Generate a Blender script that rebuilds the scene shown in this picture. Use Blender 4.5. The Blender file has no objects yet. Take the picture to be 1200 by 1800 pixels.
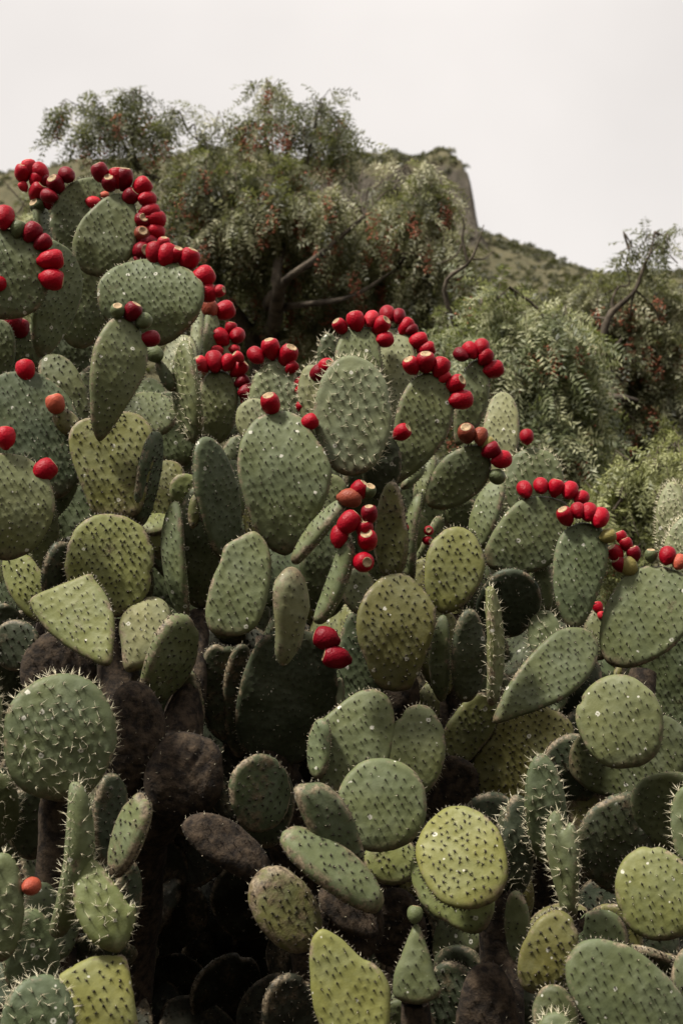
import bpy, bmesh, math, random
import numpy as np
from mathutils import Vector, Matrix, noise
from mathutils.geometry import delaunay_2d_cdt
R = math.radians
random.seed(11)
rng = np.random.default_rng(11)
S = bpy.context.scene
COL = S.collection

# ------------------------------------------------------------------ camera
PITCH = R(4.57)
CAM = Vector((0, 0, 1.6))
cam = bpy.data.cameras.new('camera')
cam.sensor_fit = 'VERTICAL'; cam.sensor_height = 36; cam.lens = 50
cam.clip_start = 0.05; cam.clip_end = 3000
cam.dof.use_dof = True; cam.dof.focus_distance = 4.5; cam.dof.aperture_fstop = 4.2
co = bpy.data.objects.new('camera', cam); COL.objects.link(co)
co.location = CAM; co.rotation_euler = (R(90) + PITCH, 0, 0)
S.camera = co
# ------------------------------------------------------------------ sky, sun, exposure
SUN_EL, SUN_AZ = R(60), R(-118)          # azimuth clockwise from +Y (view direction)
W_ = bpy.data.worlds.new('World'); S.world = W_; W_.use_nodes = True
nt = W_.node_tree; nt.nodes.clear()
def wn(t, **k):
    n = nt.nodes.new(t)
    for a, v in k.items(): setattr(n, a, v)
    return n
sky = wn('ShaderNodeTexSky', sky_type='NISHITA', sun_disc=False, sun_elevation=SUN_EL, sun_rotation=SUN_AZ)
bgs = wn('ShaderNodeBackground'); bgs.inputs[1].default_value = 0.05
tc = wn('ShaderNodeTexCoord'); sx = wn('ShaderNodeSeparateXYZ')
mr = wn('ShaderNodeMapRange'); mr.inputs[1].default_value = 0.40; mr.inputs[2].default_value = 1.0
mr.inputs[3].default_value = 0.55; mr.inputs[4].default_value = 1.05   # overcast sky: zenith brighter than horizon
ns = wn('ShaderNodeTexNoise'); ns.inputs['Scale'].default_value = 3.2; ns.inputs['Detail'].default_value = 4
nr = wn('ShaderNodeMapRange'); nr.inputs[1].default_value = .3; nr.inputs[2].default_value = .7
nr.inputs[3].default_value = .89; nr.inputs[4].default_value = 1.06
mu = wn('ShaderNodeMath', operation='MULTIPLY')
bgc = wn('ShaderNodeBackground'); bgc.inputs[0].default_value = (1.0, .935, .875, 1)
mx = wn('ShaderNodeAddShader'); out = wn('ShaderNodeOutputWorld')
l = nt.links.new
l(tc.outputs['Generated'], sx.inputs[0]); l(sx.outputs[2], mr.inputs[0])
l(tc.outputs['Generated'], ns.inputs['Vector']); l(ns.outputs[0], nr.inputs[0])
l(mr.outputs[0], mu.inputs[0]); l(nr.outputs[0], mu.inputs[1]); l(mu.outputs[0], bgc.inputs[1])
l(sky.outputs[0], bgs.inputs[0]); bgs.inputs[1].default_value = 0.009
l(bgc.outputs[0], mx.inputs[0]); l(bgs.outputs[0], mx.inputs[1]); l(mx.outputs[0], out.inputs[0])
sun = bpy.data.lights.new('sun', 'SUN'); sun.energy = 5.0; sun.angle = R(7); sun.color = (1, .95, .86)
so = bpy.data.objects.new('sun', sun); COL.objects.link(so)
sd = Vector((math.sin(SUN_AZ) * math.cos(SUN_EL), math.cos(SUN_AZ) * math.cos(SUN_EL), math.sin(SUN_EL)))
so.rotation_euler = sd.to_track_quat('Z', 'Y').to_euler(); so.location = (0, 0, 30)
S.view_settings.view_transform = 'Standard'; S.view_settings.look = 'None'
S.view_settings.exposure = 0.68; S.view_settings.gamma = 1.0
S.cycles.use_denoising = True

# ------------------------------------------------------------------ helpers
FW = Vector((0, math.cos(PITCH), math.sin(PITCH))); UP = Vector((0, -math.sin(PITCH), math.cos(PITCH))); RT = Vector((1, 0, 0))
K_ = 0.0004
def ray(px, py): return FW + RT * ((px - 600) * K_) + UP * ((900 - py) * K_)
def at(px, py, d): return CAM + ray(px, py) * d

def link(name, me, mat=None, parent=None, kind=None):
    o = bpy.data.objects.new(name, me); COL.objects.link(o)
    if mat:
        for m in (mat if isinstance(mat, (list, tuple)) else [mat]): me.materials.append(m)
    if parent: o.parent = parent
    if kind: o['kind'] = kind
    return o
def empty(name, loc, label, cat, group=None):
    o = bpy.data.objects.new(name, None); COL.objects.link(o); o.location = loc; o.empty_display_size = .1
    o['label'] = label; o['category'] = cat
    if group: o['group'] = group
    return o
def np_mesh(name, verts, faces, smooth=False):
    """verts (n,3), faces (m,k) arrays"""
    me = bpy.data.meshes.new(name)
    verts = np.asarray(verts, np.float32); faces = np.asarray(faces, np.int32)
    me.vertices.add(len(verts)); me.vertices.foreach_set('co', verts.ravel())
    m, k = faces.shape
    me.loops.add(m * k); me.loops.foreach_set('vertex_index', faces.ravel())
    me.polygons.add(m); me.polygons.foreach_set('loop_start', np.arange(0, m * k, k, dtype=np.int32))
    if smooth: me.polygons.foreach_set('use_smooth', np.ones(m, bool))
    me.update(calc_edges=True)
    return me
class Mat:
    def __init__(s, name):
        s.m = bpy.data.materials.new(name); s.m.use_nodes = True; s.t = s.m.node_tree; s.n = s.t.nodes
        s.b = s.n['Principled BSDF']; s.out = s.n['Material Output']
    def node(s, t, ins=None, **k):
        n = s.n.new(t)
        for a, v in k.items(): setattr(n, a, v)
        for a, v in (ins or {}).items():
            if hasattr(v, 'is_linked') or hasattr(v, 'links'): s.t.links.new(v, n.inputs[a])
            else: n.inputs[a].default_value = v
        return n
    def noise(s, vec, scale, detail=3, rough=.55): return s.node('ShaderNodeTexNoise', {'Vector': vec, 'Scale': scale, 'Detail': detail, 'Roughness': rough}).outputs[0]
    def mapr(s, v, a, b, c=0., d=1.): return s.node('ShaderNodeMapRange', {0: v, 1: a, 2: b, 3: c, 4: d}).outputs[0]
    def mix(s, f, a, b, bt='MIX'):
        n = s.node('ShaderNodeMix', data_type='RGBA', blend_type=bt)
        for i, v in ((0, f), (6, a), (7, b)):
            if hasattr(v, 'links'): s.t.links.new(v, n.inputs[i])
            else: n.inputs[i].default_value = v if i == 0 or len(v) == 4 else (*v, 1)
        return n.outputs[2]
    def math(s, op, a, b=0.):
        return s.node('ShaderNodeMath', {0: a, 1: b}, operation=op).outputs[0]
    def set(s, **k):
        for a, v in k.items():
            i = s.b.inputs[a.replace('_', ' ')]
            if hasattr(v, 'links'): s.t.links.new(v, i)
            else: i.default_value = v if not (isinstance(v, tuple) and len(v) == 3 and i.type == 'RGBA') else (*v, 1)
    def bump(s, h, strength, dist):
        n = s.node('ShaderNodeBump', {'Height': h, 'Strength': strength, 'Distance': dist}); s.t.links.new(n.outputs[0], s.b.inputs['Normal'])

# ------------------------------------------------------------------ materials
def m_pad():
    M = Mat('cactus_skin'); c = M.node('ShaderNodeTexCoord').outputs['Object']
    oi = M.node('ShaderNodeObjectInfo'); rnd = oi.outputs['Random']
    off = M.node('ShaderNodeVectorMath', {0: c, 1: M.node('ShaderNodeCombineXYZ', {0: M.math('MULTIPLY', rnd, 37.), 1: M.math('MULTIPLY', rnd, 91.), 2: M.math('MULTIPLY', rnd, 13.)}).outputs[0]}, operation='ADD').outputs[0]
    base = oi.outputs['Color']
    n1 = M.mapr(M.noise(off, 7, 4), .3, .7); n2 = M.mapr(M.noise(off, 45, 5, .65), .3, .72); n3 = M.noise(off, 190, 4)
    col = M.mix(M.math('MULTIPLY', n1, .45), base, (1.4, 1.25, .78), 'MULTIPLY')
    col = M.mix(M.math('MULTIPLY', n2, .38), col, (.52, .57, .50), 'MULTIPLY')
    # waxy bloom, patchy
    bl = M.math('MULTIPLY', M.mapr(M.noise(off, 13, 5, .7), .45, .75), .15)
    col = M.mix(bl, col, (.30, .33, .25))
    # bruised corky wear, amount in object alpha
    wear = M.math('ADD', M.noise(off, 10, 6, .7), M.math('MULTIPLY', oi.outputs['Alpha'], .5))
    wm = M.mapr(wear, .80, .93)
    cork = M.mix(M.mapr(M.noise(off, 70, 5, .7), .35, .65), (.020, .014, .008), (.15, .11, .065))
    col = M.mix(wm, col, cork)
    # rim cork scars
    rim = M.node('ShaderNodeAttribute', attribute_name='rim').outputs['Fac']
    rw = M.math('MULTIPLY', M.mapr(rim, .25, .75), M.mapr(M.math('ADD', M.noise(off, 22, 5, .7), M.math('MULTIPLY', oi.outputs['Alpha'], .22)), .56, .66))
    rcork = M.mix(M.mapr(M.noise(off, 85, 5, .7), .35, .62), (.030, .021, .012), (.24, .19, .125))
    col = M.mix(rw, col, rcork)
    nk = M.math('MULTIPLY', M.node('ShaderNodeAttribute', attribute_name='neck').outputs['Fac'], M.mapr(M.noise(off, 30, 5, .7), .3, .6))
    col = M.mix(nk, col, cork)
    # pale insect scars
    for sc, thr, r0, r1, w in ((21, .68, .08, .16, .8), (38, .74, .0, .13, .75)):
        vo = M.node('ShaderNodeTexVoronoi', {'Vector': off, 'Scale': sc, 'Randomness': 1.})
        ch = M.math('GREATER_THAN', M.node('ShaderNodeSeparateColor', {0: vo.outputs['Color']}).outputs[0], thr)
        dd = M.math('ADD', vo.outputs['Distance'], M.math('MULTIPLY', M.math('SUBTRACT', n3, .5), .22))
        inn = M.mapr(dd, r1, r1 - .04); hole = M.mapr(dd, r0 - .05, r0) if r0 else 1.
        f = M.math('MULTIPLY', M.math('MULTIPLY', inn, hole), M.math('MULTIPLY', ch, w))
        col = M.mix(M.math('MULTIPLY', f, M.mapr(oi.outputs['Alpha'], .35, .6, 1., 0.)), col, (.52, .50, .43))
    ar = M.node('ShaderNodeAttribute', attribute_name='areole').outputs['Fac']
    col = M.mix(M.mapr(ar, .2, 1., 0., .55), col, (.02, .02, .012))
    M.set(Base_Color=col, Roughness=M.mapr(n2, 0., 1., .48, .68), Specular_IOR_Level=.22)
    M.bump(M.math('ADD', M.math('MULTIPLY', n2, .5), M.math('ADD', M.math('MULTIPLY', n3, .5), M.math('MULTIPLY', wm, 1.3))), .35, .003)
    return M.m
def m_fruit():
    M = Mat('fruit_skin'); c = M.node('ShaderNodeTexCoord').outputs['Object']; oi = M.node('ShaderNodeObjectInfo')
    n = M.mapr(M.noise(c, 2.2, 4), .3, .7)
    col = M.mix(M.math('MULTIPLY', n, .3), oi.outputs['Color'], (.55, .5, .6), 'MULTIPLY')
    v = M.node('ShaderNodeTexVoronoi', {'Vector': c, 'Scale': 7.5, 'Randomness': .35})
    dot = M.mapr(v.outputs['Distance'], .15, .07)
    col = M.mix(M.math('MULTIPLY', dot, .55), col, (.10, .03, .015))
    sp = M.node('ShaderNodeSeparateXYZ', {0: c}).outputs[2]
    M.set(Base_Color=col, Roughness=.42, Specular_IOR_Level=.14, Sheen_Weight=.0, Sheen_Roughness=.35, Sheen_Tint=(1, .75, .6, 1))
    M.bump(M.math('SUBTRACT', M.math('MULTIPLY', M.noise(c, 9, 3), .4), dot), .25, .04)
    return M.m
def m_plain(name, c0, c1, scale, rough=.7, bump=0, dist=.005, thr=(.35, .65), coord='Object'):
    M = Mat(name); c = M.node('ShaderNodeTexCoord').outputs[coord]
    n = M.noise(c, scale, 6, .65); f = M.mapr(n, *thr)
    M.set(Base_Color=M.mix(f, c0, c1), Roughness=rough, Specular_IOR_Level=.25)
    if bump: M.bump(n, bump, dist)
    return M.m
def m_leaf(name, dark, mid, pale, trans=.35):
    M = Mat(name); a = M.node('ShaderNodeAttribute', attribute_name='tint').outputs['Fac']
    col = M.mix(M.mapr(a, 0., .5), dark, mid); col = M.mix(M.mapr(a, .55, 1.), col, pale)
    M.set(Base_Color=col, Roughness=.5, Specular_IOR_Level=.35)
    tr = M.node('ShaderNodeBsdfTranslucent', {'Color': M.mix(.35, col, (.30, .34, .05))})
    mxs = M.node('ShaderNodeMixShader', {0: trans, 1: M.b.outputs[0], 2: tr.outputs[0]})
    M.t.links.new(mxs.outputs[0], M.out.inputs[0]); return M.m
def m_hill():
    M = Mat('hillside'); c = M.node('ShaderNodeTexCoord').outputs['Object']
    g = M.node('ShaderNodeNewGeometry'); nz = M.node('ShaderNodeSeparateXYZ', {0: g.outputs['Normal']}).outputs[2]
    n1 = M.mapr(M.noise(c, .12, 6, .7), .35, .65); n2 = M.mapr(M.noise(c, .8, 6, .7), .35, .65)
    gr = M.mix(n1, (.090, .080, .044), (.155, .135, .080)); gr = M.mix(M.math('MULTIPLY', n2, .7), gr, (.052, .053, .028))
    st = M.node('ShaderNodeVectorMath', {0: c, 1: (1, 1, .3)}, operation='MULTIPLY').outputs[0]
    rk = M.mix(M.mapr(M.noise(st, .9, 7, .75), .35, .65), (.035, .031, .024), (.125, .108, .084))
    col = M.mix(M.mapr(M.math('ADD', nz, M.math('MULTIPLY', n2, .12)), .60, .74), rk, gr)
    M.set(Base_Color=col, Roughness=.9, Specular_IOR_Level=.1); M.bump(M.noise(c, 1.2, 8, .75), .9, .6); return M.m
PADM = m_pad(); FRUITM = m_fruit()
SCARM = m_plain('fruit_scar', (.10, .06, .03), (.42, .30, .17), 3.5)
TUFTM = m_plain('areole_tuft', (.012, .010, .007), (.035, .026, .016), 60)
SPINEM = m_plain('spine', (.42, .37, .24), (.62, .57, .42), 30, .5)
BARKM = m_plain('cactus_bark', (.009, .006, .004), (.075, .052, .032), 34, .9, .8, .012, (.40, .75))
TBARK = m_plain('tree_bark', (.022, .017, .012), (.10, .08, .058), 9, .9, .8, .02)
SOILM = m_plain('soil', (.014, .012, .008), (.040, .032, .022), 5, .95, .6, .03)
LITM = m_plain('dry_litter', (.03, .022, .014), (.14, .10, .06), 4, .9)
LEAF1 = m_leaf('pepper_leaf_grey', (.040, .044, .022), (.135, .138, .066), (.44, .42, .27))
LEAF2 = m_leaf('pepper_leaf_green', (.034, .042, .018), (.115, .135, .060), (.42, .42, .25))
LEAF3 = m_leaf('shrub_leaf', (.045, .050, .018), (.145, .155, .058), (.38, .39, .19))
BERRYM = m_plain('berry', (.16, .045, .025), (.36, .13, .07), 4, .6)
SCRUBM = m_leaf('scrub_leaf', (.030, .030, .016), (.075, .073, .040), (.15, .14, .082), .2)
HILLM = m_hill()

# ------------------------------------------------------------------ ground and hill
def ground():
    xs = np.linspace(-1, 1, 70); g = np.sign(xs) * (np.abs(xs) ** 3) * 900
    X, Y = np.meshgrid(g, g + 6)
    Z = np.array([[noise.noise((x * .5, y * .5, 0)) * .05 if abs(x) < 20 and abs(y) < 30 else 0 for x, y in zip(a, b)] for a, b in zip(X, Y)])
    n = len(xs); V = np.stack([X.ravel(), Y.ravel(), Z.ravel()], 1)
    i = np.arange(n * n).reshape(n, n); F = np.stack([i[:-1, :-1], i[:-1, 1:], i[1:, 1:], i[1:, :-1]], -1).reshape(-1, 4)
    link('ground', np_mesh('ground', V, F, True), SOILM, kind='structure')
ground()
def grass():
    n = 26000; x = rng.uniform(-9, 11, n); y = rng.uniform(-1.5, 25, n)
    k = np.array([noise.noise((a * .7, b * .7, 5)) for a, b in zip(x, y)]) > -.08 + rng.normal(0, .12, n); x, y = x[k], y[k]; n = len(x)
    th = rng.uniform(0, 6.28, n); h = rng.uniform(.05, .22, n); w = .004
    b = np.stack([x, y, np.full(n, -.03)], 1); sd_ = np.stack([np.cos(th), np.sin(th), 0 * th], 1) * w
    tip = b + np.stack([rng.normal(0, .06, n), rng.normal(0, .06, n), h + .03], 1)
    V = np.stack([b - sd_, b + sd_, tip], 1).reshape(-1, 3)
    o = link('dry_grass', np_mesh('dry_grass', V, np.arange(len(V)).reshape(-1, 3)), LITM, kind='stuff'); o['label'] = 'sparse dry grass on the bare ground around the cactus'; o['category'] = 'grass'
grass()
def fbm(x, y, s, o=4): return noise.fractal((x * s, y * s, 3.1), .9, 2.1, o)
RX = [-90, -70, -45, -25, -5, 13, 16, 24, 30, 36, 39, 46, 60, 100]
RZ = [50, 51, 51.3, 48.5, 43.5, 43.4, 43.4, 41.0, 40.2, 39.6, 37.4, 33, 26, 12]
def hill_z(x, y):
    e = np.interp(x, RX, RZ) + fbm(x, 7, .12) * .9
    t = min(max((y - 26) / (150 - 26), 0), 1.25)
    z = e * (t ** 1.12 if t < 1 else 1 - (t - 1) * .5)
    z += fbm(x, y, .05) * 2.0 * min(1, t * 3) * (1 - .6 * min(t, 1)) + fbm(x, y, .35) * .5 * min(1, t * 3)
    # rock cap whose steep side breaks off towards the right
    edge = 12.2 + noise.noise((y * .25, 1.7, 0)) * 1.2 + max(0, (138 - y)) * .30
    yy = min(max((y - 128 - noise.noise((x * .2, 0, 4)) * 2.5) / 7, 0), 1)
    u = min(max((edge - x) / 1.5, 0), 1); u = u * u * (3 - 2 * u)
    z += 7.6 * u * yy * min(1, max(.0, (x + 32) / 22))
    u2 = min(max((edge + 1.6 - x) / 1.2, 0), 1); z += 1.2 * u2 * yy
    return z - .3
def hill():
    xs = np.unique(np.concatenate([np.linspace(-90, 100, 150), np.linspace(5, 20, 60)]))
    ys = np.linspace(26, 178, 120)
    V = np.array([(x, y, hill_z(x, y)) for y in ys for x in xs]); n, m = len(xs), len(ys)
    i = np.arange(n * m).reshape(m, n); F = np.stack([i[:-1, :-1], i[:-1, 1:], i[1:, 1:], i[1:, :-1]], -1).reshape(-1, 4)
    link('hill', np_mesh('hill', V, F, True), HILLM, kind='structure')
    # scrub
    vs, fs, tn = [], [], []; c = 0
    for _ in range(9500):
        y = 30 + 125 * random.random() ** .8; x = random.uniform(-.26, .30) * y * 1.05
        if noise.noise((x * .06, y * .06, 9)) < random.uniform(-.45, .35): continue
        z = hill_z(x, y); r = random.uniform(.25, .9) * (.6 + y / 200) * (.5 if y > 118 else 1); base = random.random() * .6
        k = 46
        d = rng.normal(size=(k, 3)); d /= np.linalg.norm(d, axis=1)[:, None]; d[:, 2] = np.abs(d[:, 2]) * .9
        p = np.array((x, y, z)) + d * r * rng.uniform(.55, 1.0, (k, 1))
        a = rng.normal(size=(k, 3)) * r * .17; b = rng.normal(size=(k, 3)) * r * .17
        vs.append(np.stack([p - a, p - b, p + a, p + b], 1).reshape(-1, 3)); fs.append(np.arange(4 * k).reshape(k, 4) + c); c += 4 * k
        tn.append(np.repeat(np.clip(base + rng.normal(0, .18, k), 0, 1), 4))
    me = np_mesh('hill_scrub', np.concatenate(vs), np.concatenate(fs))
    me.attributes.new('tint', 'FLOAT', 'POINT').data.foreach_set('value', np.concatenate(tn).astype(np.float32))
    o = link('hill_scrub', me, SCRUBM, kind='stuff'); o['label'] = 'low dry scrub scattered over the distant hillside'; o['category'] = 'scrub'
hill()

def added_shade_bank():  # unseen earth bank, added behind the camera to block low sky light
    xs = np.linspace(-40, 40, 90); ys = np.linspace(-3.2, -40, 60)
    V = np.array([(x, y + 2.2 * noise.noise((x * .12, 4, 0)), max(-.4, (-(y + 3.2)) ** .9 * 1.15 - .3 + fbm(x, y, .3) * .9)) for y in ys for x in xs]); n, m = len(xs), len(ys)
    i = np.arange(n * m).reshape(m, n); F = np.stack([i[:-1, :-1], i[1:, :-1], i[1:, 1:], i[:-1, 1:]], -1).reshape(-1, 4)
    link('added_shade_bank', np_mesh('added_shade_bank', V, F, True), SOILM, kind='structure')
added_shade_bank()
# ------------------------------------------------------------------ tubes (trunks, limbs)
def tube_geo(pts, rads, seg=8, rough=0., sub=1):
    pts = [Vector(p) for p in pts]
    if sub > 1:
        P, Q = [], []
        n = len(pts)
        for i in range(n - 1):
            p0, p1, p2, p3 = pts[max(i - 1, 0)], pts[i], pts[i + 1], pts[min(i + 2, n - 1)]
            for s in range(sub):
                t = s / sub
                P.append(.5 * ((2 * p1) + (p2 - p0) * t + (2 * p0 - 5 * p1 + 4 * p2 - p3) * t * t + (3 * p1 - p0 - 3 * p2 + p3) * t ** 3))
                Q.append(rads[i] + (rads[i + 1] - rads[i]) * t)
        pts, rads = P + [pts[-1]], Q + [rads[-1]]
    V, F = [], []; n = len(pts)
    ref = Vector((.31, .87, .2)).normalized()
    for i, p in enumerate(pts):
        t = (pts[min(i + 1, n - 1)] - pts[max(i - 1, 0)]).normalized()
        a = t.cross(ref)
        if a.length < .1: a = t.cross(Vector((1, 0, 0)))
        a.normalize(); b = t.cross(a)
        for j in range(seg):
            th = 2 * math.pi * j / seg; dr = a * math.cos(th) + b * math.sin(th)
            r = rads[i]
            if rough: r *= 1 + rough * noise.noise(p * (1.2 / max(rads[0], .02)) * .5 + dr * 1.3)
            V.append(p + dr * r)
    for i in range(n - 1):
        for j in range(seg):
            k = (j + 1) % seg; F.append((i * seg + j, i * seg + k, (i + 1) * seg + k, (i + 1) * seg + j))
    return np.array([tuple(v) for v in V]), np.array(F)
def merge(geos):
    V, F, c = [], [], 0
    for v, f in geos: V.append(v); F.append(f + c); c += len(v)
    return np.concatenate(V), np.concatenate(F)

# ------------------------------------------------------------------ pepper trees
def fronds(O, D, L, K, ll, lw, droop, base_tint):
    n = len(O); rv = rng.normal(size=(n, 3)); sd_ = np.cross(D, rv); sd_ /= np.linalg.norm(sd_, axis=1)[:, None] + 1e-9
    dn = np.array((0, 0, -1.)); vs, ts = [], []
    for j in range(K):
        u = (j + .7) / K
        P = O + L[:, None] * (D * u + dn * droop * u * u)
        T = D + 2 * droop * u * dn; T /= np.linalg.norm(T, axis=1)[:, None]
        for s in (-1, 1):
            ld = sd_ * s * .85 + T * .5 + dn * .18 + rng.normal(0, .26, (n, 3)); ld /= np.linalg.norm(ld, axis=1)[:, None]
            wv = T - ld * np.sum(T * ld, 1)[:, None]; wv /= np.linalg.norm(wv, axis=1)[:, None] + 1e-9
            le = (ll * (.55 + .45 * math.sin(math.pi * min(u * .9 + .1, 1))) * rng.uniform(.8, 1.2, n))[:, None]
            vs.append(np.stack([P, P + ld * le * .45 + wv * lw, P + ld * le, P + ld * le * .45 - wv * lw], 1))
            ts.append(np.repeat(np.clip(base_tint + rng.normal(0, .10, n), 0, 1)[:, None], 4, 1))
    V = np.concatenate(vs).reshape(-1, 3); T_ = np.concatenate(ts).ravel()
    return V, T_
def pepper_tree(name, label, base, limbs, clumps, leafm, K=9, fl=.28, ll=.066, lw=.0075, berries=0, cat='tree', group=None, tmean=.45):
    e = empty(name, base, label, cat, group); bl = np.array(base)
    for k, (pts, rads) in enumerate(limbs):
        v, f = tube_geo(pts, rads, 9, .5, 4); link('trunk' if k == 0 else 'limb', np_mesh('limb', v - bl, f, True), TBARK, e)
    lp = [Vector(p) for q, _ in limbs for p in q]
    tw, O, D, Ls, tint, bp = [], [], [], [], [], []
    for (px, py, d, rx, ry, rz, n, tm) in clumps:
        if tm <= .3 and py >= 440: n = int(n * .65); tm += .12
        if tm < .26 and py < 440: n = int(n * .42); rx *= .8; ry *= .8
        c = np.array(at(px, py, d)); rad = np.array((rx * K_ * d, rz, ry * K_ * d)) * .80; c[2] -= .04
        src = min(lp, key=lambda p: (p - Vector(c)).length)
        mid = (src + Vector(c)) * .5 + Vector((random.uniform(-.1, .1), 0, random.uniform(0, .15)))
        tw.append(tube_geo([src, mid, Vector(c)], [.012, .009, .005], 4, .2, 3))
        m = max(3, n // 9)
        for t in range(m):
            dr = rng.normal(size=3); dr /= np.linalg.norm(dr); r = rng.uniform(.25, 1.0) ** .5
            p = c + dr * rad * r
            if tm > .2 and noise.noise(Vector(p) * 1.1) + .5 * noise.noise(Vector(p) * 3.) < -.20: continue
            g = np.array((dr[0] * .7 + rng.normal(0, .3), dr[1] * .7 + rng.normal(0, .3), rng.uniform(-.5, .7))); g /= np.linalg.norm(g)
            tl = rng.uniform(.20, .55)
            tt = tm + .0 + rng.normal(0, .27)
            q1 = p + g * tl * .35; q2 = q1 + (g * .3 + np.array((0, 0, -.8))) * tl * .6
            if t % 2 == 0:
                cc = Vector(c) + (Vector(p) - Vector(c)) * .15
                tw.append(tube_geo([cc, (cc + Vector(p)) * .5 + Vector((0, 0, .06)), Vector(p), Vector(q1), Vector(q2)], [.008, .006, .005, .004, .002], 3))
            else:
                tw.append(tube_geo([Vector(p), Vector(q1), Vector(q2)], [.005, .004, .002], 3))
            for k in range(9):
                u = rng.uniform(0, 1); o = p + (q1 - p) * (u * 2) if u < .5 else q1 + (q2 - q1) * (u * 2 - 1)
                fd = g * .3 + rng.normal(0, .45, 3) + np.array((0, 0, -.6)); fd /= np.linalg.norm(fd)
                O.append(o); D.append(fd); Ls.append(fl * rng.uniform(.6, 1.25)); tint.append(tt + rng.normal(0, .17))
            if berries and rng.random() < berries: bp.append(q2)
    V, T_ = fronds(np.array(O), np.array(D), np.array(Ls), K, ll, lw, .35, np.clip(np.array(tint), 0, 1))
    me = np_mesh('crown', V - bl, np.arange(len(V)).reshape(-1, 4)); me.attributes.new('tint', 'FLOAT', 'POINT').data.foreach_set('value', T_.astype(np.float32))
    link('crown', me, leafm, e, 'stuff')
    v, f = merge(tw); link('twigs', np_mesh('twigs', v - bl, f), TBARK, e, 'stuff')
    if bp:
        oc = np.array([(1, 0, 0), (-1, 0, 0), (0, 1, 0), (0, -1, 0), (0, 0, 1), (0, 0, -1)], float)
        of = np.array([(0, 2, 4), (2, 1, 4), (1, 3, 4), (3, 0, 4), (2, 0, 5), (1, 2, 5), (3, 1, 5), (0, 3, 5)])
        gs = []
        for p in bp:
            for _ in range(46):
                h = rng.uniform(0, .24); q = p + np.array((rng.normal(0, .035), rng.normal(0, .035), -h))
                gs.append((oc * rng.uniform(.008, .014) + q, of))
        v, f = merge(gs); link('berries', np_mesh('berries', v - bl, f), BERRYM, e, 'stuff')
    return e
def gp(px, d): v = at(px, 900, d); return Vector((v.x, v.y, -.05))
P_ = lambda pts, d: [at(x, y, d) for x, y in pts]

g1 = gp(470, 14)
pepper_tree('pepper_tree', 'tall open pepper tree with drooping grey-green feathery foliage rising above the hill skyline', g1,
    [([g1, at(465, 900, 14), at(470, 640, 14), at(485, 520, 14)], [.24, .19, .15, .11]),
     ([at(472, 600, 14), at(490, 520, 13.1), at(488, 462, 13.1), at(520, 380, 14), at(545, 260, 14.1), at(560, 190, 14.1)], [.09, .06, .045, .03, .018, .008]),
     ([at(470, 535, 13.4), at(505, 490, 12.9), at(560, 450, 12.8), at(640, 380, 13.0)], [.06, .042, .03, .012]),
     ([at(470, 540, 13.8), at(540, 535, 13.0), at(620, 520, 12.9), at(700, 470, 13.6)], [.036, .028, .02, .009]),
     ([at(470, 640, 14), at(400, 530, 13.8), at(330, 440, 13.7), at(305, 390, 13.7), at(310, 330, 13.8), at(265, 310, 13.8), at(230, 275, 13.8), at(205, 230, 13.8)], [.10, .07, .05, .045, .03, .025, .02, .01]),
     ([at(230, 275, 13.8), at(245, 300, 13.8), at(232, 240, 13.8), at(250, 180, 13.8)], [.02, .018, .012, .006]),
     ([at(330, 440, 13.7), at(360, 420, 13.6), at(390, 400, 13.6), at(420, 330, 13.7), at(330, 230, 13.8)], [.03, .025, .02, .014, .006]),
     ([at(520, 380, 14), at(480, 290, 14), at(465, 230, 14), at(470, 160, 14)], [.03, .02, .014, .006])],
    [(150, 190, 13.8, 42, 26, .3, 200, .12), (200, 205, 13.8, 60, 40, .4, 330, .14), (245, 165, 13.8, 30, 24, .3, 150, .10), (185, 240, 13.8, 45, 22, .3, 120, .14), (265, 250, 13.8, 35, 45, .3, 130, .2),
     (310, 195, 13.8, 35, 25, .3, 130, .15), (345, 235, 13.8, 50, 35, .4, 260, .22), (400, 230, 13.9, 35, 35, .3, 170, .25), (475, 205, 13.9, 45, 40, .4, 260, .15), (560, 190, 14.1, 45, 38, .4, 280, .12), (545, 240, 14.1, 60, 35, .4, 280, .2), (470, 145, 14, 22, 16, .2, 40, .3), (595, 235, 14, 30, 28, .3, 120, .2),
     (385, 310, 13.6, 70, 45, .6, 620, .35), (480, 330, 13.6, 75, 45, .6, 480, .3), (610, 300, 13.6, 80, 45, .6, 700, .55), (640, 285, 13.4, 60, 35, .5, 420, .45), (705, 290, 13.4, 45, 32, .4, 330, .4), (690, 325, 13.4, 55, 45, .5, 560, .55), (640, 360, 13.2, 90, 55, .6, 700, .6), (735, 350, 13.4, 40, 50, .4, 420, .5), (540, 360, 13.4, 90, 55, .6, 600, .55), (430, 380, 13.5, 80, 55, .6, 700, .5),
     (330, 360, 13.7, 50, 40, .5, 260, .35), (300, 420, 13.6, 45, 55, .4, 200, .4), (390, 470, 13.8, 80, 60, .6, 520, .35), (600, 450, 13.8, 110, 60, .5, 640, .3), (700, 440, 13.3, 80, 60, .6, 750, .45), (520, 560, 14.2, 120, 60, .6, 800, .2), (640, 540, 14, 110, 60, .6, 900, .2), (410, 580, 14.2, 80, 60, .5, 450, .25), (740, 540, 13.6, 80, 60, .5, 600, .35), (755, 430, 13.3, 45, 55, .4, 420, .5), (300, 520, 14.4, 70, 60, .5, 300, .25)],
    LEAF1, berries=.3)

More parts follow.
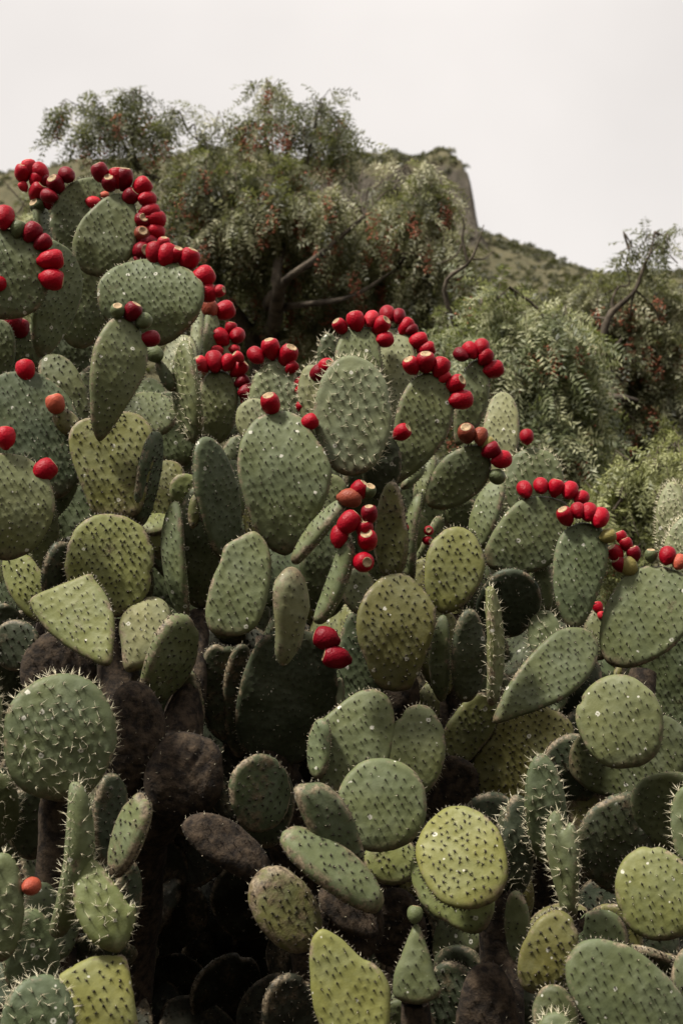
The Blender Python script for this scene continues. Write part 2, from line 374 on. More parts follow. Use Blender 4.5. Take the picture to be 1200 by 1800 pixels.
g2 = gp(900, 11)
pepper_tree('pepper_tree', 'nearer pepper tree with bright green comb-like fronds and a bare dead branch', g2,
    [([g2, at(890, 960, 11), at(870, 760, 11), at(880, 620, 11)], [.15, .12, .09, .05]),
     ([at(870, 760, 11), at(830, 640, 10.9), at(780, 510, 10.8), at(820, 465, 10.8), at(835, 440, 10.8), at(850, 395, 10.8)], [.05, .03, .016, .012, .009, .003]),
     ([at(822, 462, 10.8), at(812, 420, 10.8), at(815, 395, 10.8), at(806, 368, 10.8)], [.012, .01, .007, .003]),
     ([at(828, 455, 10.8), at(850, 455, 10.8), at(868, 440, 10.8)], [.009, .006, .003]),
     ([at(812, 425, 10.8), at(800, 450, 10.8), at(765, 465, 10.8)], [.006, .005, .002]),
     ([at(835, 640, 10.6), at(845, 560, 10.5), at(895, 505, 10.5)], [.018, .011, .005])],
    [(840, 542, 10.8, 75, 40, .5, 420, .6), (910, 542, 10.7, 80, 50, .5, 560, .65), (960, 582, 10.6, 60, 60, .5, 480, .6), (870, 612, 10.6, 90, 50, .5, 620, .6), (790, 612, 10.8, 60, 50, .5, 380, .55), (930, 662, 10.6, 70, 50, .5, 420, .4), (850, 682, 10.8, 80, 40, .5, 420, .3), (960, 772, 10.4, 60, 60, .4, 430, .55), (930, 722, 10.6, 60, 50, .4, 350, .45), (990, 842, 10.5, 50, 50, .4, 280, .3), (880, 782, 11, 70, 60, .4, 320, .3), (990, 682, 10.8, 50, 60, .4, 300, .5)],
    LEAF2, K=11, fl=.32, ll=.075, lw=.007, berries=.16)

g3 = gp(985, 12.5)
pepper_tree('pepper_tree', 'pepper tree with dark leaning trunk and a thin tuft of leaves against the pale sky', g3,
    [([g3, at(980, 960, 12.5), at(990, 800, 12.5), at(1035, 690, 12.5), at(1055, 610, 12.5)], [.13, .10, .07, .052, .042]),
     ([at(1055, 612, 12.5), at(1068, 560, 12.5), at(1085, 540, 12.5), at(1115, 510, 12.5), at(1132, 465, 12.5), at(1142, 445, 12.5), at(1150, 410, 12.5)], [.038, .030, .025, .019, .013, .009, .004]),
     ([at(1052, 630, 12.5), at(1075, 615, 12.4), at(1092, 595, 12.4)], [.034, .024, .010]),
     ([at(1078, 548, 12.5), at(1075, 530, 12.5), at(1086, 505, 12.5), at(1105, 500, 12.5), at(1100, 465, 12.5), at(1105, 440, 12.5)], [.018, .013, .010, .008, .006, .003]),
     ([at(1000, 770, 12.3), at(1030, 710, 12.2), at(1085, 700, 12.1), at(1120, 705, 12.1)], [.06, .05, .035, .015]),
     ([at(985, 800, 12.2), at(1040, 800, 12.1), at(1105, 790, 12.1)], [.035, .025, .01])],
    [(1110, 425, 12.5, 24, 20, .25, 66, .08), (1145, 410, 12.5, 28, 20, .25, 72, .08), (1178, 415, 12.5, 22, 26, .25, 66, .08), (1165, 440, 12.5, 30, 22, .25, 66, .1), (1190, 455, 12.5, 16, 22, .2, 36, .1),
     (1040, 526, 13.8, 60, 35, .5, 760, .5), (1130, 526, 13.9, 60, 40, .5, 680, .45), (1010, 586, 13.7, 55, 45, .5, 760, .5), (1110, 596, 13.8, 60, 40, .5, 800, .4), (1060, 666, 13.8, 60, 50, .5, 660, .3), (1170, 626, 13.9, 50, 55, .5, 560, .4), (1150, 706, 13.8, 65, 50, .5, 660, .35), (1010, 706, 13.6, 45, 45, .4, 480, .3), (1060, 776, 13.9, 90, 60, .5, 960, .15), (1170, 776, 13.8, 60, 50, .5, 660, .3), (1080, 866, 13.7, 90, 60, .5, 960, .15), (980, 922, 12.4, 70, 60, .4, 330, .2)],
    LEAF1, berries=.30)
g4 = gp(1130, 9)
pepper_tree('pepper_shrub', 'young bushy pepper shrub with yellow-green tips crowding behind the fruiting cactus', g4,
    [([g4, at(1130, 1150, 9), at(1135, 980, 9)], [.05, .04, .02]), ([at(1130, 1150, 9), at(1090, 980, 9), at(1075, 900, 9)], [.03, .02, .01]), ([at(1130, 1100, 9), at(1180, 960, 9), at(1190, 860, 9)], [.03, .02, .01])],
    [(1150, 810, 9, 55, 40, .35, 300, .7), (1090, 860, 9, 60, 45, .35, 320, .55), (1170, 870, 8.9, 60, 50, .35, 330, .6), (1110, 930, 9, 70, 45, .35, 330, .45), (1190, 790, 9.1, 40, 45, .3, 200, .6), (1150, 970, 9, 80, 50, .35, 330, .3), (1060, 960, 9.1, 60, 50, .3, 260, .3), (1190, 1060, 9, 60, 50, .3, 200, .3)],
    LEAF3, K=10, fl=.22, ll=.055, lw=.006, cat='shrub', berries=.03)
g5 = gp(20, 17)
pepper_tree('leafy_shrub', 'yellow-green leafy shrub on the slope behind the tallest cactus', g5,
    [([g5, at(15, 800, 17), at(10, 450, 17)], [.12, .1, .05]), ([at(15, 600, 17), at(40, 450, 17), at(60, 380, 17)], [.06, .04, .02])],
    [(5, 310, 17, 35, 38, .5, 300, .6), (30, 370, 17, 50, 50, .6, 420, .6), (70, 430, 17, 50, 50, .5, 300, .5), (-20, 420, 17, 60, 60, .6, 300, .4), (60, 520, 17, 90, 60, .6, 380, .3), (130, 560, 17, 90, 60, .6, 300, .3)],
    LEAF3, K=10, fl=.28, ll=.055, lw=.007, cat='shrub')
g6 = gp(200, 21)
pepper_tree('leafy_shrub', 'rounded dull olive shrub in the gap under the tall pepper tree', g6,
    [([g6, at(210, 800, 21), at(250, 500, 21)], [.12, .1, .04])],
    [(200, 390, 21, 70, 40, .7, 420, .45), (300, 380, 21, 60, 50, .7, 420, .5), (120, 350, 21, 60, 30, .6, 300, .45), (240, 480, 21, 100, 60, .8, 500, .35), (380, 500, 20, 90, 70, .8, 500, .4), (430, 440, 20, 60, 50, .6, 300, .5)],
    LEAF1, K=10, fl=.32, ll=.06, lw=.009, cat='shrub')

# ------------------------------------------------------------------ cactus
TINT = {'G': (.084, .100, .049), 'D': (.054, .068, .034), 'Y': (.115, .128, .046), 'P': (.150, .164, .096), 'O': (.088, .088, .031), 'B': (.073, .092, .049), 'R': (.036, .027, .016), 'N': (.028, .036, .020), 'Z': (.165, .162, .048), 'K': (.018, .018, .011)}  # N, K: near-black tints that put the thicket's shade into pad colour
WEAR = {'n': .26, 's': .06, 'o': .40, 'b': .95, 'f': .0, 'w': .48}
PLANTS = {}
def plant(key, px, d, label):
    b = gp(px, d); b.z = 0.0
    PLANTS[key] = empty('prickly_pear_cactus', b, label, 'cactus', 'prickly pears of the thicket')
plant('A', 170, 4.9, 'tallest prickly pear, its top pads crowned with red fruit before the tall pepper tree')
plant('B', 600, 4.8, 'prickly pear with a big pale spiny oval pad between rows of red fruit')
plant('C', 1020, 4.7, 'prickly pear whose long slanted pads end in rows of red fruit beside the yellow-green shrub')
plant('E', 1190, 5.3, 'pale prickly pear with small pads furred in white spines, behind a fruiting pad')
plant('L', 90, 3.8, 'low blue-green prickly pear with a round long-spined pad and one orange fruit')
plant('F', 640, 3.9, 'low prickly pear with corky broken-edged pads and one small green bud fruit')
plant('H', 1000, 3.8, 'low prickly pear with a bright yellow-green tilted pad and bristly upright young pads')

PADS = {}
CNT = [0]
def outline_dist(P, Q):
    """distance of points P (n,2) to closed polyline Q (m,2)"""
    A = Q; B = np.roll(Q, -1, 0); ab = B - A; L2 = (ab ** 2).sum(1) + 1e-12
    ap = P[:, None, :] - A[None]; t = np.clip((ap * ab[None]).sum(2) / L2, 0, 1)
    d = P[:, None, :] - (A[None] + t[..., None] * ab[None]); dist = np.sqrt((d ** 2).sum(2)); i = dist.argmin(1)
    return dist[np.arange(len(P)), i], d[np.arange(len(P)), i]
def inside(P, Q):
    x, y = P[:, 0], P[:, 1]; c = np.zeros(len(P), bool); n = len(Q)
    for i in range(n):
        x0, y0 = Q[i]; x1, y1 = Q[i - 1]
        k = ((y0 > y) != (y1 > y)); c ^= k & (x < (x1 - x0) * (y - y0) / ((y1 - y0) if y1 != y0 else 1e-9) + x0)
    return c
def resample(Q, n):
    Q = np.asarray(Q); C = np.vstack([Q, Q[:1]]); s = np.r_[0, np.cumsum(np.linalg.norm(np.diff(C, axis=0), axis=1))]
    u = np.linspace(0, s[-1], n, endpoint=False); return np.stack([np.interp(u, s, C[:, 0]), np.interp(u, s, C[:, 1])], 1)
def catmull(Q, sub=8):
    Q = np.asarray(Q); n = len(Q); o = []
    for i in range(n):
        p0, p1, p2, p3 = Q[i - 1], Q[i], Q[(i + 1) % n], Q[(i + 2) % n]
        for s in range(sub):
            t = s / sub; o.append(.5 * (2 * p1 + (p2 - p0) * t + (2 * p0 - 5 * p1 + 4 * p2 - p3) * t * t + (3 * p1 - p0 - 3 * p2 + p3) * t ** 3))
    return np.array(o)
POLY = {
 'F33': [(611, 1534), (563, 1502), (528, 1436), (517, 1395), (522, 1381), (545, 1375), (573, 1379), (603, 1410), (627, 1468), (637, 1515)],
 'H29b': [(722, 1515), (724, 1548), (745, 1592), (785, 1622), (828, 1642), (855, 1630), (870, 1590), (850, 1540), (780, 1500), (740, 1500)],
 'A1': [(125, 470), (100, 440), (88, 400), (92, 365), (110, 335), (140, 315), (170, 313), (195, 325), (200, 380), (160, 460)],
 'A2': [(150, 480), (132, 462), (128, 430), (142, 395), (175, 358), (200, 343), (228, 345), (240, 375), (243, 410), (236, 445), (215, 475), (185, 489)],
 'A4': [(72, 630), (55, 600), (50, 540), (60, 470), (85, 424), (108, 428), (128, 450), (138, 490), (132, 535), (112, 582), (88, 620)],
 'A7': [(174, 776), (160, 745), (154, 700), (154, 645), (166, 600), (192, 564), (222, 558), (245, 580), (256, 622), (248, 665), (222, 710), (195, 755)],
 'B45': [(395, 1118), (370, 1108), (362, 1075), (370, 1030), (388, 985), (395, 962), (420, 945), (445, 933), (462, 945), (476, 975), (474, 1030), (462, 1080), (440, 1112)],
 'B49': [(775, 1078), (752, 1052), (745, 1010), (752, 965), (775, 935), (800, 926), (826, 934), (842, 960), (851, 990), (846, 1022), (825, 1055), (800, 1074)],
 'B16': [(752, 890), (748, 865), (760, 830), (785, 800), (818, 784), (845, 783), (861, 805), (862, 830), (846, 860), (815, 885), (780, 896)],
 'B18': [(862, 1000), (850, 975), (860, 945), (885, 905), (912, 880), (945, 873), (980, 877), (1000, 893), (1002, 940), (990, 975), (955, 998), (905, 1010)],
 'B19': [(1003, 1106), (985, 1080), (972, 1035), (972, 980), (985, 940), (1010, 921), (1040, 920), (1060, 935), (1068, 970), (1062, 1010), (1045, 1055), (1025, 1097)],
 'B20': [(1070, 1168), (1054, 1140), (1056, 1090), (1075, 1045), (1100, 1010), (1130, 996), (1165, 996), (1200, 1010), (1222, 1050), (1215, 1095), (1190, 1130), (1150, 1160), (1105, 1174)],
 'B23': [(866, 1272), (880, 1228), (905, 1185), (930, 1155), (960, 1125), (990, 1107), (1025, 1106), (1046, 1122), (1050, 1150), (1036, 1188), (1005, 1220), (960, 1245), (915, 1260)],
 'B47': [(668, 1208), (640, 1160), (624, 1110), (630, 1065), (650, 1030), (680, 1012), (715, 1010), (735, 1030), (758, 1060), (762, 1095), (750, 1140), (730, 1190), (715, 1214)],
 'B13': [(692, 848), (688, 800), (692, 745), (705, 695), (728, 665), (755, 655), (778, 668), (793, 700), (794, 735), (780, 775), (750, 812), (718, 838)],
 'B14': [(800, 782), (796, 720), (806, 675), (822, 642), (842, 632), (856, 650), (858, 690), (846, 735), (825, 770)],
 'B15': [(850, 862), (842, 800), (850, 745), (862, 705), (880, 690), (898, 697), (910, 730), (911, 780), (900, 830), (885, 867)],
}
def pad(key, pl, bx, by, tx, ty, W, phi=0, d=4.6, dd=None, k=.14, st='n', c='G', poly=None, T=.025, coarse=False, wear=None, bend=None):
    poly = poly or POLY.get(key)
    CNT[0] += 1; rs = random.Random(CNT[0] * 77)
    if dd is None: dd = rs.uniform(-.02, .07)
    B = at(bx, by, d - dd / 2); Tp = at(tx, ty, d + dd / 2); Y = Tp - B; L = Y.length; Y.normalize()
    v = ((B + Tp) / 2 - CAM).normalized(); X0 = v.cross(Y).normalized(); N0 = X0.cross(Y)
    ph = R(phi); X = X0 * math.cos(ph) - N0 * math.sin(ph); N = X.cross(Y)
    M = Matrix(((X.x, Y.x, N.x, B.x), (X.y, Y.y, N.y, B.y), (X.z, Y.z, N.z, B.z), (0, 0, 0, 1)))
    hw = W * K_ * d / 2 / max(math.cos(ph), .28)
    if poly:
        Mi = M.inverted(); Q = []
        for (x, y) in poly:
            r = ray(x, y); t = (B - CAM).dot(N) / r.dot(N); p = Mi @ (CAM + r * t); Q.append((p.x, p.y))
        Q = catmull(Q)
    else:
        th = np.linspace(0, 2 * np.pi, 120, endpoint=False); cx, sy = np.cos(th), np.sin(th)
        x = np.sign(cx) * np.abs(cx) ** .93 * hw * (1 + k * sy) / (1 + .5 * k * k)
        Q = np.stack([x, L / 2 * (1 + sy)], 1)
    ctr = Q.mean(0); q = Q - ctr; an = np.arctan2(q[:, 1], q[:, 0])
    sd0 = rs.uniform(0, 99); wob = 1 + np.array([(.14 if st == 'b' else .06 if not poly else .02) * noise.noise((math.cos(a) * 1.1 + sd0, math.sin(a) * 1.1, 0)) + .022 * noise.noise((math.cos(a) * 4 + sd0, math.sin(a) * 4, 5)) + (.02 * noise.noise((math.cos(a) * 11 + sd0, math.sin(a) * 11, 5)) if st in 'wbo' else 0) for a in an])
    if not poly and st in 'now' and rs.random() < .45:
        for _ in range(rs.choice((1, 1, 2))):
            a0 = rs.uniform(-.4, math.pi + .4); wd = rs.uniform(.05, .14); wob = wob - rs.uniform(.04, .10) * np.exp(-((np.angle(np.exp(1j * (an - a0)))) / wd) ** 2)
    Q = ctr + q * wob[:, None]
    per = np.linalg.norm(Q - np.roll(Q, 1, 0), axis=1).sum()
    nO = int(max(36, min(96, per / .0105)));
    if coarse: nO = 40
    Q = resample(Q, nO)
    # make counter-clockwise
    if np.sum(Q[:, 0] * np.roll(Q[:, 1], -1) - np.roll(Q[:, 0], -1) * Q[:, 1]) < 0: Q = Q[::-1]
    tan = np.roll(Q, -1, 0) - np.roll(Q, 1, 0); tan /= np.linalg.norm(tan, axis=1)[:, None] + 1e-9; inn = np.stack([-tan[:, 1], tan[:, 0]], 1)
    a = {'s': .030, 'f': .018, 'n': .0245, 'o': .0255, 'b': .032, 'w': .026}[st] * rs.uniform(.93, 1.08)
    # areole lattice
    x0, y0, x1, y1 = Q[:, 0].min(), Q[:, 1].min(), Q[:, 0].max(), Q[:, 1].max()
    rot = rs.uniform(-.2, .2); cr, sr = math.cos(rot), math.sin(rot); ex = max(x1 - x0, y1 - y0)
    ii, jj = np.meshgrid(np.arange(-40, 41), np.arange(-46, 47))
    lx = (ii + .5 * (jj % 2)) * a; ly = jj * a * .80
    if ex / a > 38: pass
    ux = lx * cr - ly * sr + ctr[0]; uy = lx * sr + ly * cr + ctr[1] - .6 * (lx ** 2) * rs.uniform(.3, 1.5)
    A = np.stack([ux.ravel(), uy.ravel()], 1); A += np.random.default_rng(CNT[0]).normal(0, a * .17, A.shape)
    A = A[(A[:, 0] > x0) & (A[:, 0] < x1) & (A[:, 1] > y0) & (A[:, 1] < y1)]
    A = A[np.random.default_rng(CNT[0] + 5).random(len(A)) > .07]; A = A[inside(A, Q)]; dA, _ = outline_dist(A, Q) if len(A) else (np.zeros(0), 0); A = A[dA > a * .45]; dA = dA[dA > a * .45]
    # mesh points
    Rr = min(T * .52, .25 * min(x1 - x0, y1 - y0))
    pts = [Q]
    for fr in ((.3, 1.0) if coarse else (.12, .4, .95)):
        p = Q + inn * Rr * fr; dd_, _ = outline_dist(p, Q); pts.append(p[(dd_ > Rr * fr * .9) & inside(p, Q)])
    h = a / (2.2 if coarse else 3.6)
    gx, gy = np.meshgrid(np.arange(x0, x1, h), np.arange(y0, y1, h * .87)); gx = gx + (np.arange(gx.shape[0]) % 2)[:, None] * h * .5
    G = np.stack([gx.ravel(), gy.ravel()], 1); G = G[inside(G, Q)]
    if len(G): dG, _ = outline_dist(G, Q); G = G[dG > Rr * 1.15]
    if len(G) and len(A):
        dmin = np.sqrt(((G[:, None] - A[None]) ** 2).sum(2)).min(1); G = G[dmin > h * .55]
    pts += [G, A[dA > Rr * 1.15] if len(A) else A]
    P = np.concatenate(pts); e = [(i, (i + 1) % nO) for i in range(nO)]
    vv, _, ff, *_r = delaunay_2d_cdt([Vector((float(x), float(y))) for x, y in P], e, [], 1, 1e-6)
    V2 = np.array([(p.x, p.y) for p in vv]); F = np.array([f for f in ff if len(f) == 3])
    dv, _ = outline_dist(V2, Q); em = np.minimum(dv / Rr, 1); dmx = dv.max()
    def und(Z): return np.array([.0045 * noise.noise((x * 13 + sd0, y * 13, 2)) for x, y in Z])
    half = T / 2 * np.sqrt(np.maximum(1 - (1 - em) ** 2, 0)) + T * .18 * (1 - (1 - dv / dmx) ** 2) + und(V2) * np.minimum(dv / .03, 1)
    rimv = np.clip(1 - dv / (Rr * 1.4), 0, 1)
    ar = np.zeros(len(V2))
    if len(A):
        d2 = ((V2[:, None] - A[None]) ** 2).sum(2).min(1); bmp = np.exp(-d2 / (a * .27) ** 2); ar = np.exp(-d2 / (a * .14) ** 2)
        half = half + bmp * {'s': .0045, 'f': .002, 'n': .0028, 'o': .0025, 'b': .003, 'w': .0022}[st] * np.clip(dv / Rr, 0, 1)
    if st == 'b': half = half * (1 + .16 * np.array([(1.6 * noise.noise((x * 9 + sd0, y * 9, 0)) - .9 * abs(noise.noise((x * 30 + sd0, y * 16, 1)))) for x, y in V2]))
    bend_ = bend if bend is not None else rs.gauss(-.75, .45); tw = rs.uniform(-.35, .35)
    def warp(x, y): return bend_ * (y - L / 2) ** 2 + rs_c * x ** 2 + tw * x * (y - L / 2)
    rs_c = rs.uniform(-.6, .6)
    wz = warp(V2[:, 0], V2[:, 1]) - warp(0, 0)
    n = len(V2); on = dv < 1e-5
    idx = np.arange(n); bidx = np.where(on, idx, 0); nb = (~on).sum(); bidx[~on] = n + np.arange(nb)
    Vf = np.column_stack([V2, half * ~on + wz]); Vb = np.column_stack([V2[~on], (-half + wz)[~on]])
    Vall = np.concatenate([Vf, Vb]); Fall = np.concatenate([F, bidx[F][:, ::-1]])
    me = np_mesh('pad', Vall, Fall, True)
    me.attributes.new('areole', 'FLOAT', 'POINT').data.foreach_set('value', np.r_[ar, ar[~on]].astype(np.float32))
    me.attributes.new('rim', 'FLOAT', 'POINT').data.foreach_set('value', np.r_[rimv, rimv[~on]].astype(np.float32))
    nv = np.clip(1.25 - V2[:, 1] / max(L * .10, .02), 0, 1)
    me.attributes.new('neck', 'FLOAT', 'POINT').data.foreach_set('value', np.r_[nv, nv[~on]].astype(np.float32))
    pe = PLANTS[pl]
    o = link('pad', me, BARKM if st == 'b' else PADM, pe); o.matrix_basis = Matrix.Translation(-pe.location) @ M
    t = TINT[c]; j = rs.uniform(.86, 1.14); jy = rs.uniform(-.05, .10)
    o.color = (t[0] * j * (1 + jy), t[1] * j, t[2] * j * (1 - jy), (wear if wear is not None else WEAR[st] + rs.uniform(0, .12)))
    # spines and areole tufts
    SV, SF, SM = [], [], []; sc = 0
    def cone(p, dr, ln, r, m, seg=3):
        nonlocal sc
        dr = Vector(dr).normalized(); u = dr.orthogonal().normalized(); w = dr.cross(u); th0 = rs.uniform(0, 6)
        for i in range(seg):
            th = th0 + 2 * math.pi * i / seg; SV.append(tuple(Vector(p) + u * (r * math.cos(th)) + w * (r * math.sin(th))))
        SV.append(tuple(Vector(p) + dr * ln))
        for i in range(seg): SF.append((sc + i, sc + (i + 1) % seg, sc + seg)); SM.append(m)
        sc += seg + 1
    def areole(p, nrm, up, rimmed):
        p = Vector(p); nrm = Vector(nrm)
        if st in ('s', 'f'):
            cone(p - nrm * .001, nrm, .003, .0028, 0, 4)
            for _ in range(rs.choice((2, 3, 3, 4)) if st == 's' else 4):
                dr = nrm * rs.uniform(.5, 1.) + Vector((rs.gauss(0, .55), rs.gauss(0, .45) + (.1 if st == 's' else .3), rs.gauss(0, .3)))
                cone(p, dr, rs.uniform(.012, .030) if st == 's' else rs.uniform(.012, .024), .00085, 1)
        else:
            r = rs.uniform(.0012, .0030) * (1.25 if st in 'ow' else 1)
            cone(p - nrm * .0012, nrm * .9 + Vector((0, .5, 0)), rs.uniform(.006, .012), r, 0, 4)
            if st in 'ow':
                for _ in range(3): cone(p - nrm * .0005, nrm * .35 + Vector((rs.gauss(0, 1), rs.gauss(0, 1), 0)), rs.uniform(.006, .011), .0014, 0)
            if rs.random() < (.25 if not rimmed else .6): cone(p, nrm + Vector((rs.gauss(0, .5), rs.gauss(0, .5), 0)), rs.uniform(.006, .014), .0009, 1)
    if len(A):
        dA, oA = outline_dist(A, Q); eA = np.minimum(dA / Rr, 1)
        hA = T / 2 * np.sqrt(np.maximum(1 - (1 - eA) ** 2, 0)) + T * .18 * (1 - (1 - dA / dmx) ** 2) + und(A) * np.minimum(dA / .03, 1) + {'s': .0045, 'f': .002, 'n': .0028, 'o': .0025, 'b': .003, 'w': .0022}[st] * eA
        for i in range(len(A)):
            w = warp(*A[i]) - warp(0, 0); so_ = max(0, 1 - dA[i] / (Rr * 1.3)) * .9; od = -oA[i] / (dA[i] + 1e-9)
            for s in ((1,) if coarse else (1, -1)):
                areole((A[i][0], A[i][1], s * hA[i] + w), Vector((od[0] * so_, od[1] * so_, s * (1 - so_ * .8))).normalized(), 1, False)
        step = max(1, round(a * .62 / (per / nO)))
        for i in range(0, nO, step):
            if Q[i][1] < L * .06: continue
            areole((Q[i][0], Q[i][1], warp(*Q[i]) - warp(0, 0)), (-inn[i][0], -inn[i][1], rs.uniform(-.3, .3)), 1, True)
            if st == 's': areole((Q[i][0] + inn[i][0] * .004, Q[i][1] + inn[i][1] * .004, warp(*Q[i]) - warp(0, 0) + .007), (-inn[i][0], -inn[i][1], .5), 1, True)
    if SV:
        sm = np_mesh('spines', np.array(SV), np.array(SF)); sp = link('spines', sm, [TUFTM, SPINEM], o, 'stuff')
        sm.polygons.foreach_set('material_index', np.array(SM, np.int32)); sm.update()
    PADS[key] = (o, M, Q, d, phi)
    return o

# fruit: lathe body with a sunken scar on top, shared by all fruits of a shape
def fruit_mesh(lng, top, seed):
    rs = random.Random(seed); seg = 20
    prof = [(-.10, .01), (-.09, .13), (-.02, .19), (.04, .26), (.12, .36), (.28, .455), (.48, .50), (.66, .497), (.80, .455), (.90, .39), (.955, top + .035), (.975, top), (.955, top * .82), (.915, top * .45), (.905, .01)]
    V, F, MI = [], [], []
    for i, (z, r) in enumerate(prof):
        for j in range(seg):
            th = 2 * math.pi * j / seg; c, s = math.cos(th), math.sin(th)
            rr = r * (1 + .03 * noise.noise((c * 1.3 + seed, s * 1.3, z * 2)) +   .010 * math.sin(th * 5 + z * 14))
            V.append((rr * c, rr * s, z * lng + .012 * noise.noise((c * 2, s * 2, seed))))
    n = len(prof)
    for i in range(n - 1):
        for j in range(seg):
            k = (j + 1) % seg; F.append((i * seg + j, i * seg + k, (i + 1) * seg + k, (i + 1) * seg + j)); MI.append(0 if i < 10 else 1)
    me = np_mesh('fruit', np.array(V), np.array(F), True); me.materials.append(FRUITM); me.materials.append(SCARM)
    me.polygons.foreach_set('material_index', np.array(MI, np.int32)); me.update(); return me
FM = [fruit_mesh(1.06, .24, 1), fruit_mesh(1.18, .26, 2), fruit_mesh(1.12, .22, 3), fruit_mesh(1.3, .27, 4), fruit_mesh(1.0, .28, 5)]
FC = {'r': (.26, .001, .009), 'd': (.14, .001, .007), 'p': (.36, .015, .024), 'b': (.20, .045, .025), 'g': (.085, .10, .045), 'y': (.20, .17, .055), 'o': (.36, .075, .042)}
def fruits(key, lst, size=35, face=0., fwd=.012):
    """lst of (px, py, colour[, scale]); face > 0 turns the scar end towards the viewer side of the pad"""
    o, M, Q, d, phi = PADS[key]; Mi = M.inverted(); B = M.translation; N = M.col[2].xyz
    for t in lst:
        px, py, c = t[:3]; s = (t[3] if len(t) > 3 else 1.) * size * .92 * K_ * d * random.uniform(.88, 1.10)
        fc = t[4] if len(t) > 4 else face
        r = ray(px, py); den = r.dot(N)
        if abs(phi) < 50 and abs(den) > .3: tt = (B - CAM).dot(N) / den; tt = min(max(tt, d - .12), d + .12)
        else: tt = d
        p = Mi @ (CAM + r * (tt - fwd - random.uniform(0, .012)))
        p2 = np.array([[p.x, p.y]]); dist, dv = outline_dist(p2, Q); near = p2[0] - dv[0]
        ins = bool(inside(p2, Q)[0]); i = int(((Q - near) ** 2).sum(1).argmin())
        ta = Q[(i + 1) % len(Q)] - Q[i - 1]; on = Vector((ta[1], -ta[0])).normalized()
        dr = Vector((on.x, on.y, random.uniform(-.12, .12)))
        if not ins and dist[0] > s * .3: dr = Vector((p.x - near[0], p.y - near[1], dr.z)).normalized() * .6 + dr * .5
        dr.normalize(); dr = (dr * (1 - fc) + Vector((0, .2, 1)) * fc).normalized()
        k = FM[{'g': 4, 'y': 0, 'b': 1}.get(c, random.choice((0, 1, 2, 0)))] if s < .09 else FM[3]
        f = bpy.data.objects.new('fruit', k); COL.objects.link(f); f.parent = o
        q = dr.to_track_quat('Z', 'Y').to_matrix().to_4x4()
        f.matrix_basis = Matrix.Translation(p - dr * s * .52) @ q @ Matrix.Rotation(random.uniform(0, 6), 4, 'Z') @ Matrix.Scale(s, 4)
        cc = FC[c]; j = random.uniform(.8, 1.2); f.color = (cc[0] * j, cc[1] * j, cc[2] * j, 1)

p = pad
# ---- tallest plant
p('A1', 'A', 135, 490, 148, 312, 165, 8, 5.45, .04, .05, c='G')
p('A2', 'A', 165, 490, 222, 338, 150, -8, 5.28, .06, .06, c='G')
p('A2b', 'A', 82, 440, 66, 352, 26, 60, 5.5, 0, 0, c='G')
p('A3', 'A', 262, 607, 272, 458, 186, -5, 5.15, .05, .10, c='G')
p('A4', 'A', 74, 628, 104, 422, 112, 34, 5.05, .02, .06, c='G')
p('A5', 'A', 8, 562, 22, 402, 145, -6, 4.85, .03, .02, c='G')
p('A6', 'A', 138, 612, 152, 470, 105, 5, 5.5, .02, c='G')
p('A6b', 'A', 118, 690, 128, 575, 110, 5, 5.6, .02, c='D')
p('A7', 'A', 176, 775, 222, 556, 104, 12, 4.57, .05, .12, c='G')
p('A7b', 'A', 305, 688, 276, 632, 22, 20, 4.85, 0, -.2, c='D', T=.03)
p('A8', 'A', 20, 690, 26, 572, 95, 8, 5.2, .02, c='D')
p('A8b', 'A', -10, 690, 0, 560, 60, 8, 5.1, .02, c='G')
p('A9', 'A', 150, 765, 84, 624, 70, 10, 4.85, .03, .15, 'o', 'G', wear=.35)
p('A9b', 'A', 138, 762, 98, 722, 40, 10, 4.72, 0, 0, 'o', 'O', wear=.5, T=.04)
p('A10', 'A', 203, 908, 196, 735, 160, -4, 4.6, .06, .3, 'o', 'Y', poly=[(172, 908), (150, 870), (126, 800), (124, 760), (142, 740), (165, 735), (182, 732), (200, 728), (222, 722), (248, 730), (266, 752), (274, 790), (262, 850), (240, 906)])
p('A10b', 'A', 246, 925, 276, 758, 34, 66, 4.62, 0, .1, c='D', st='o', wear=.3)
p('A10c', 'A', 260, 770, 266, 690, 95, 0, 4.95, .1, .1, c='G')
p('A11', 'A', 193, 1085, 195, 902, 156, 0, 4.5, .05, .02, 'o', 'Y', wear=.42)
p('A12', 'A', 95, 880, 18, 655, 172, 12, 4.75, .06, .06, c='D')
p('A12b', 'A', 78, 915, 112, 735, 95, 16, 4.85, .0, .08, c='D')
p('A13', 'A', 8, 985, 20, 796, 152, 6, 4.35, .06, .02, c='G')
p('A14', 'A', 130, 960, 136, 835, 85, -6, 4.95, c='G')
p('A15', 'A', 72, 1015, 80, 885, 56, 10, 4.8, c='G')
p('A16', 'A', 88, 1095, 18, 968, 66, -15, 4.6, .06, .1, 'o', 'Y', wear=.2)
p('A17', 'A', 84, 1050, 112, 952, 50, 30, 4.5, c='N', st='w')
p('A18', 'A', 192, 1172, 95, 1035, 130, -6, 4.1, .14, .1, 'n', 'Y', poly=[(192, 1170), (150, 1156), (110, 1130), (74, 1098), (52, 1060), (60, 1048), (95, 1033), (128, 1020), (158, 1008), (166, 1018), (186, 1045), (200, 1085), (200, 1130)])
p('A19', 'A', 238, 1185, 268, 1050, 95, -4, 4.45, .12, .02, c='P', poly=[(222, 1180), (214, 1140), (210, 1100), (222, 1075), (245, 1058), (262, 1050), (285, 1054), (300, 1075), (302, 1110), (296, 1150), (262, 1172)], T=.04)
p('A20x', 'A', 262, 1235, 322, 1078, 78, 42, 4.35, -.02, .05, 'w', 'G', T=.04)
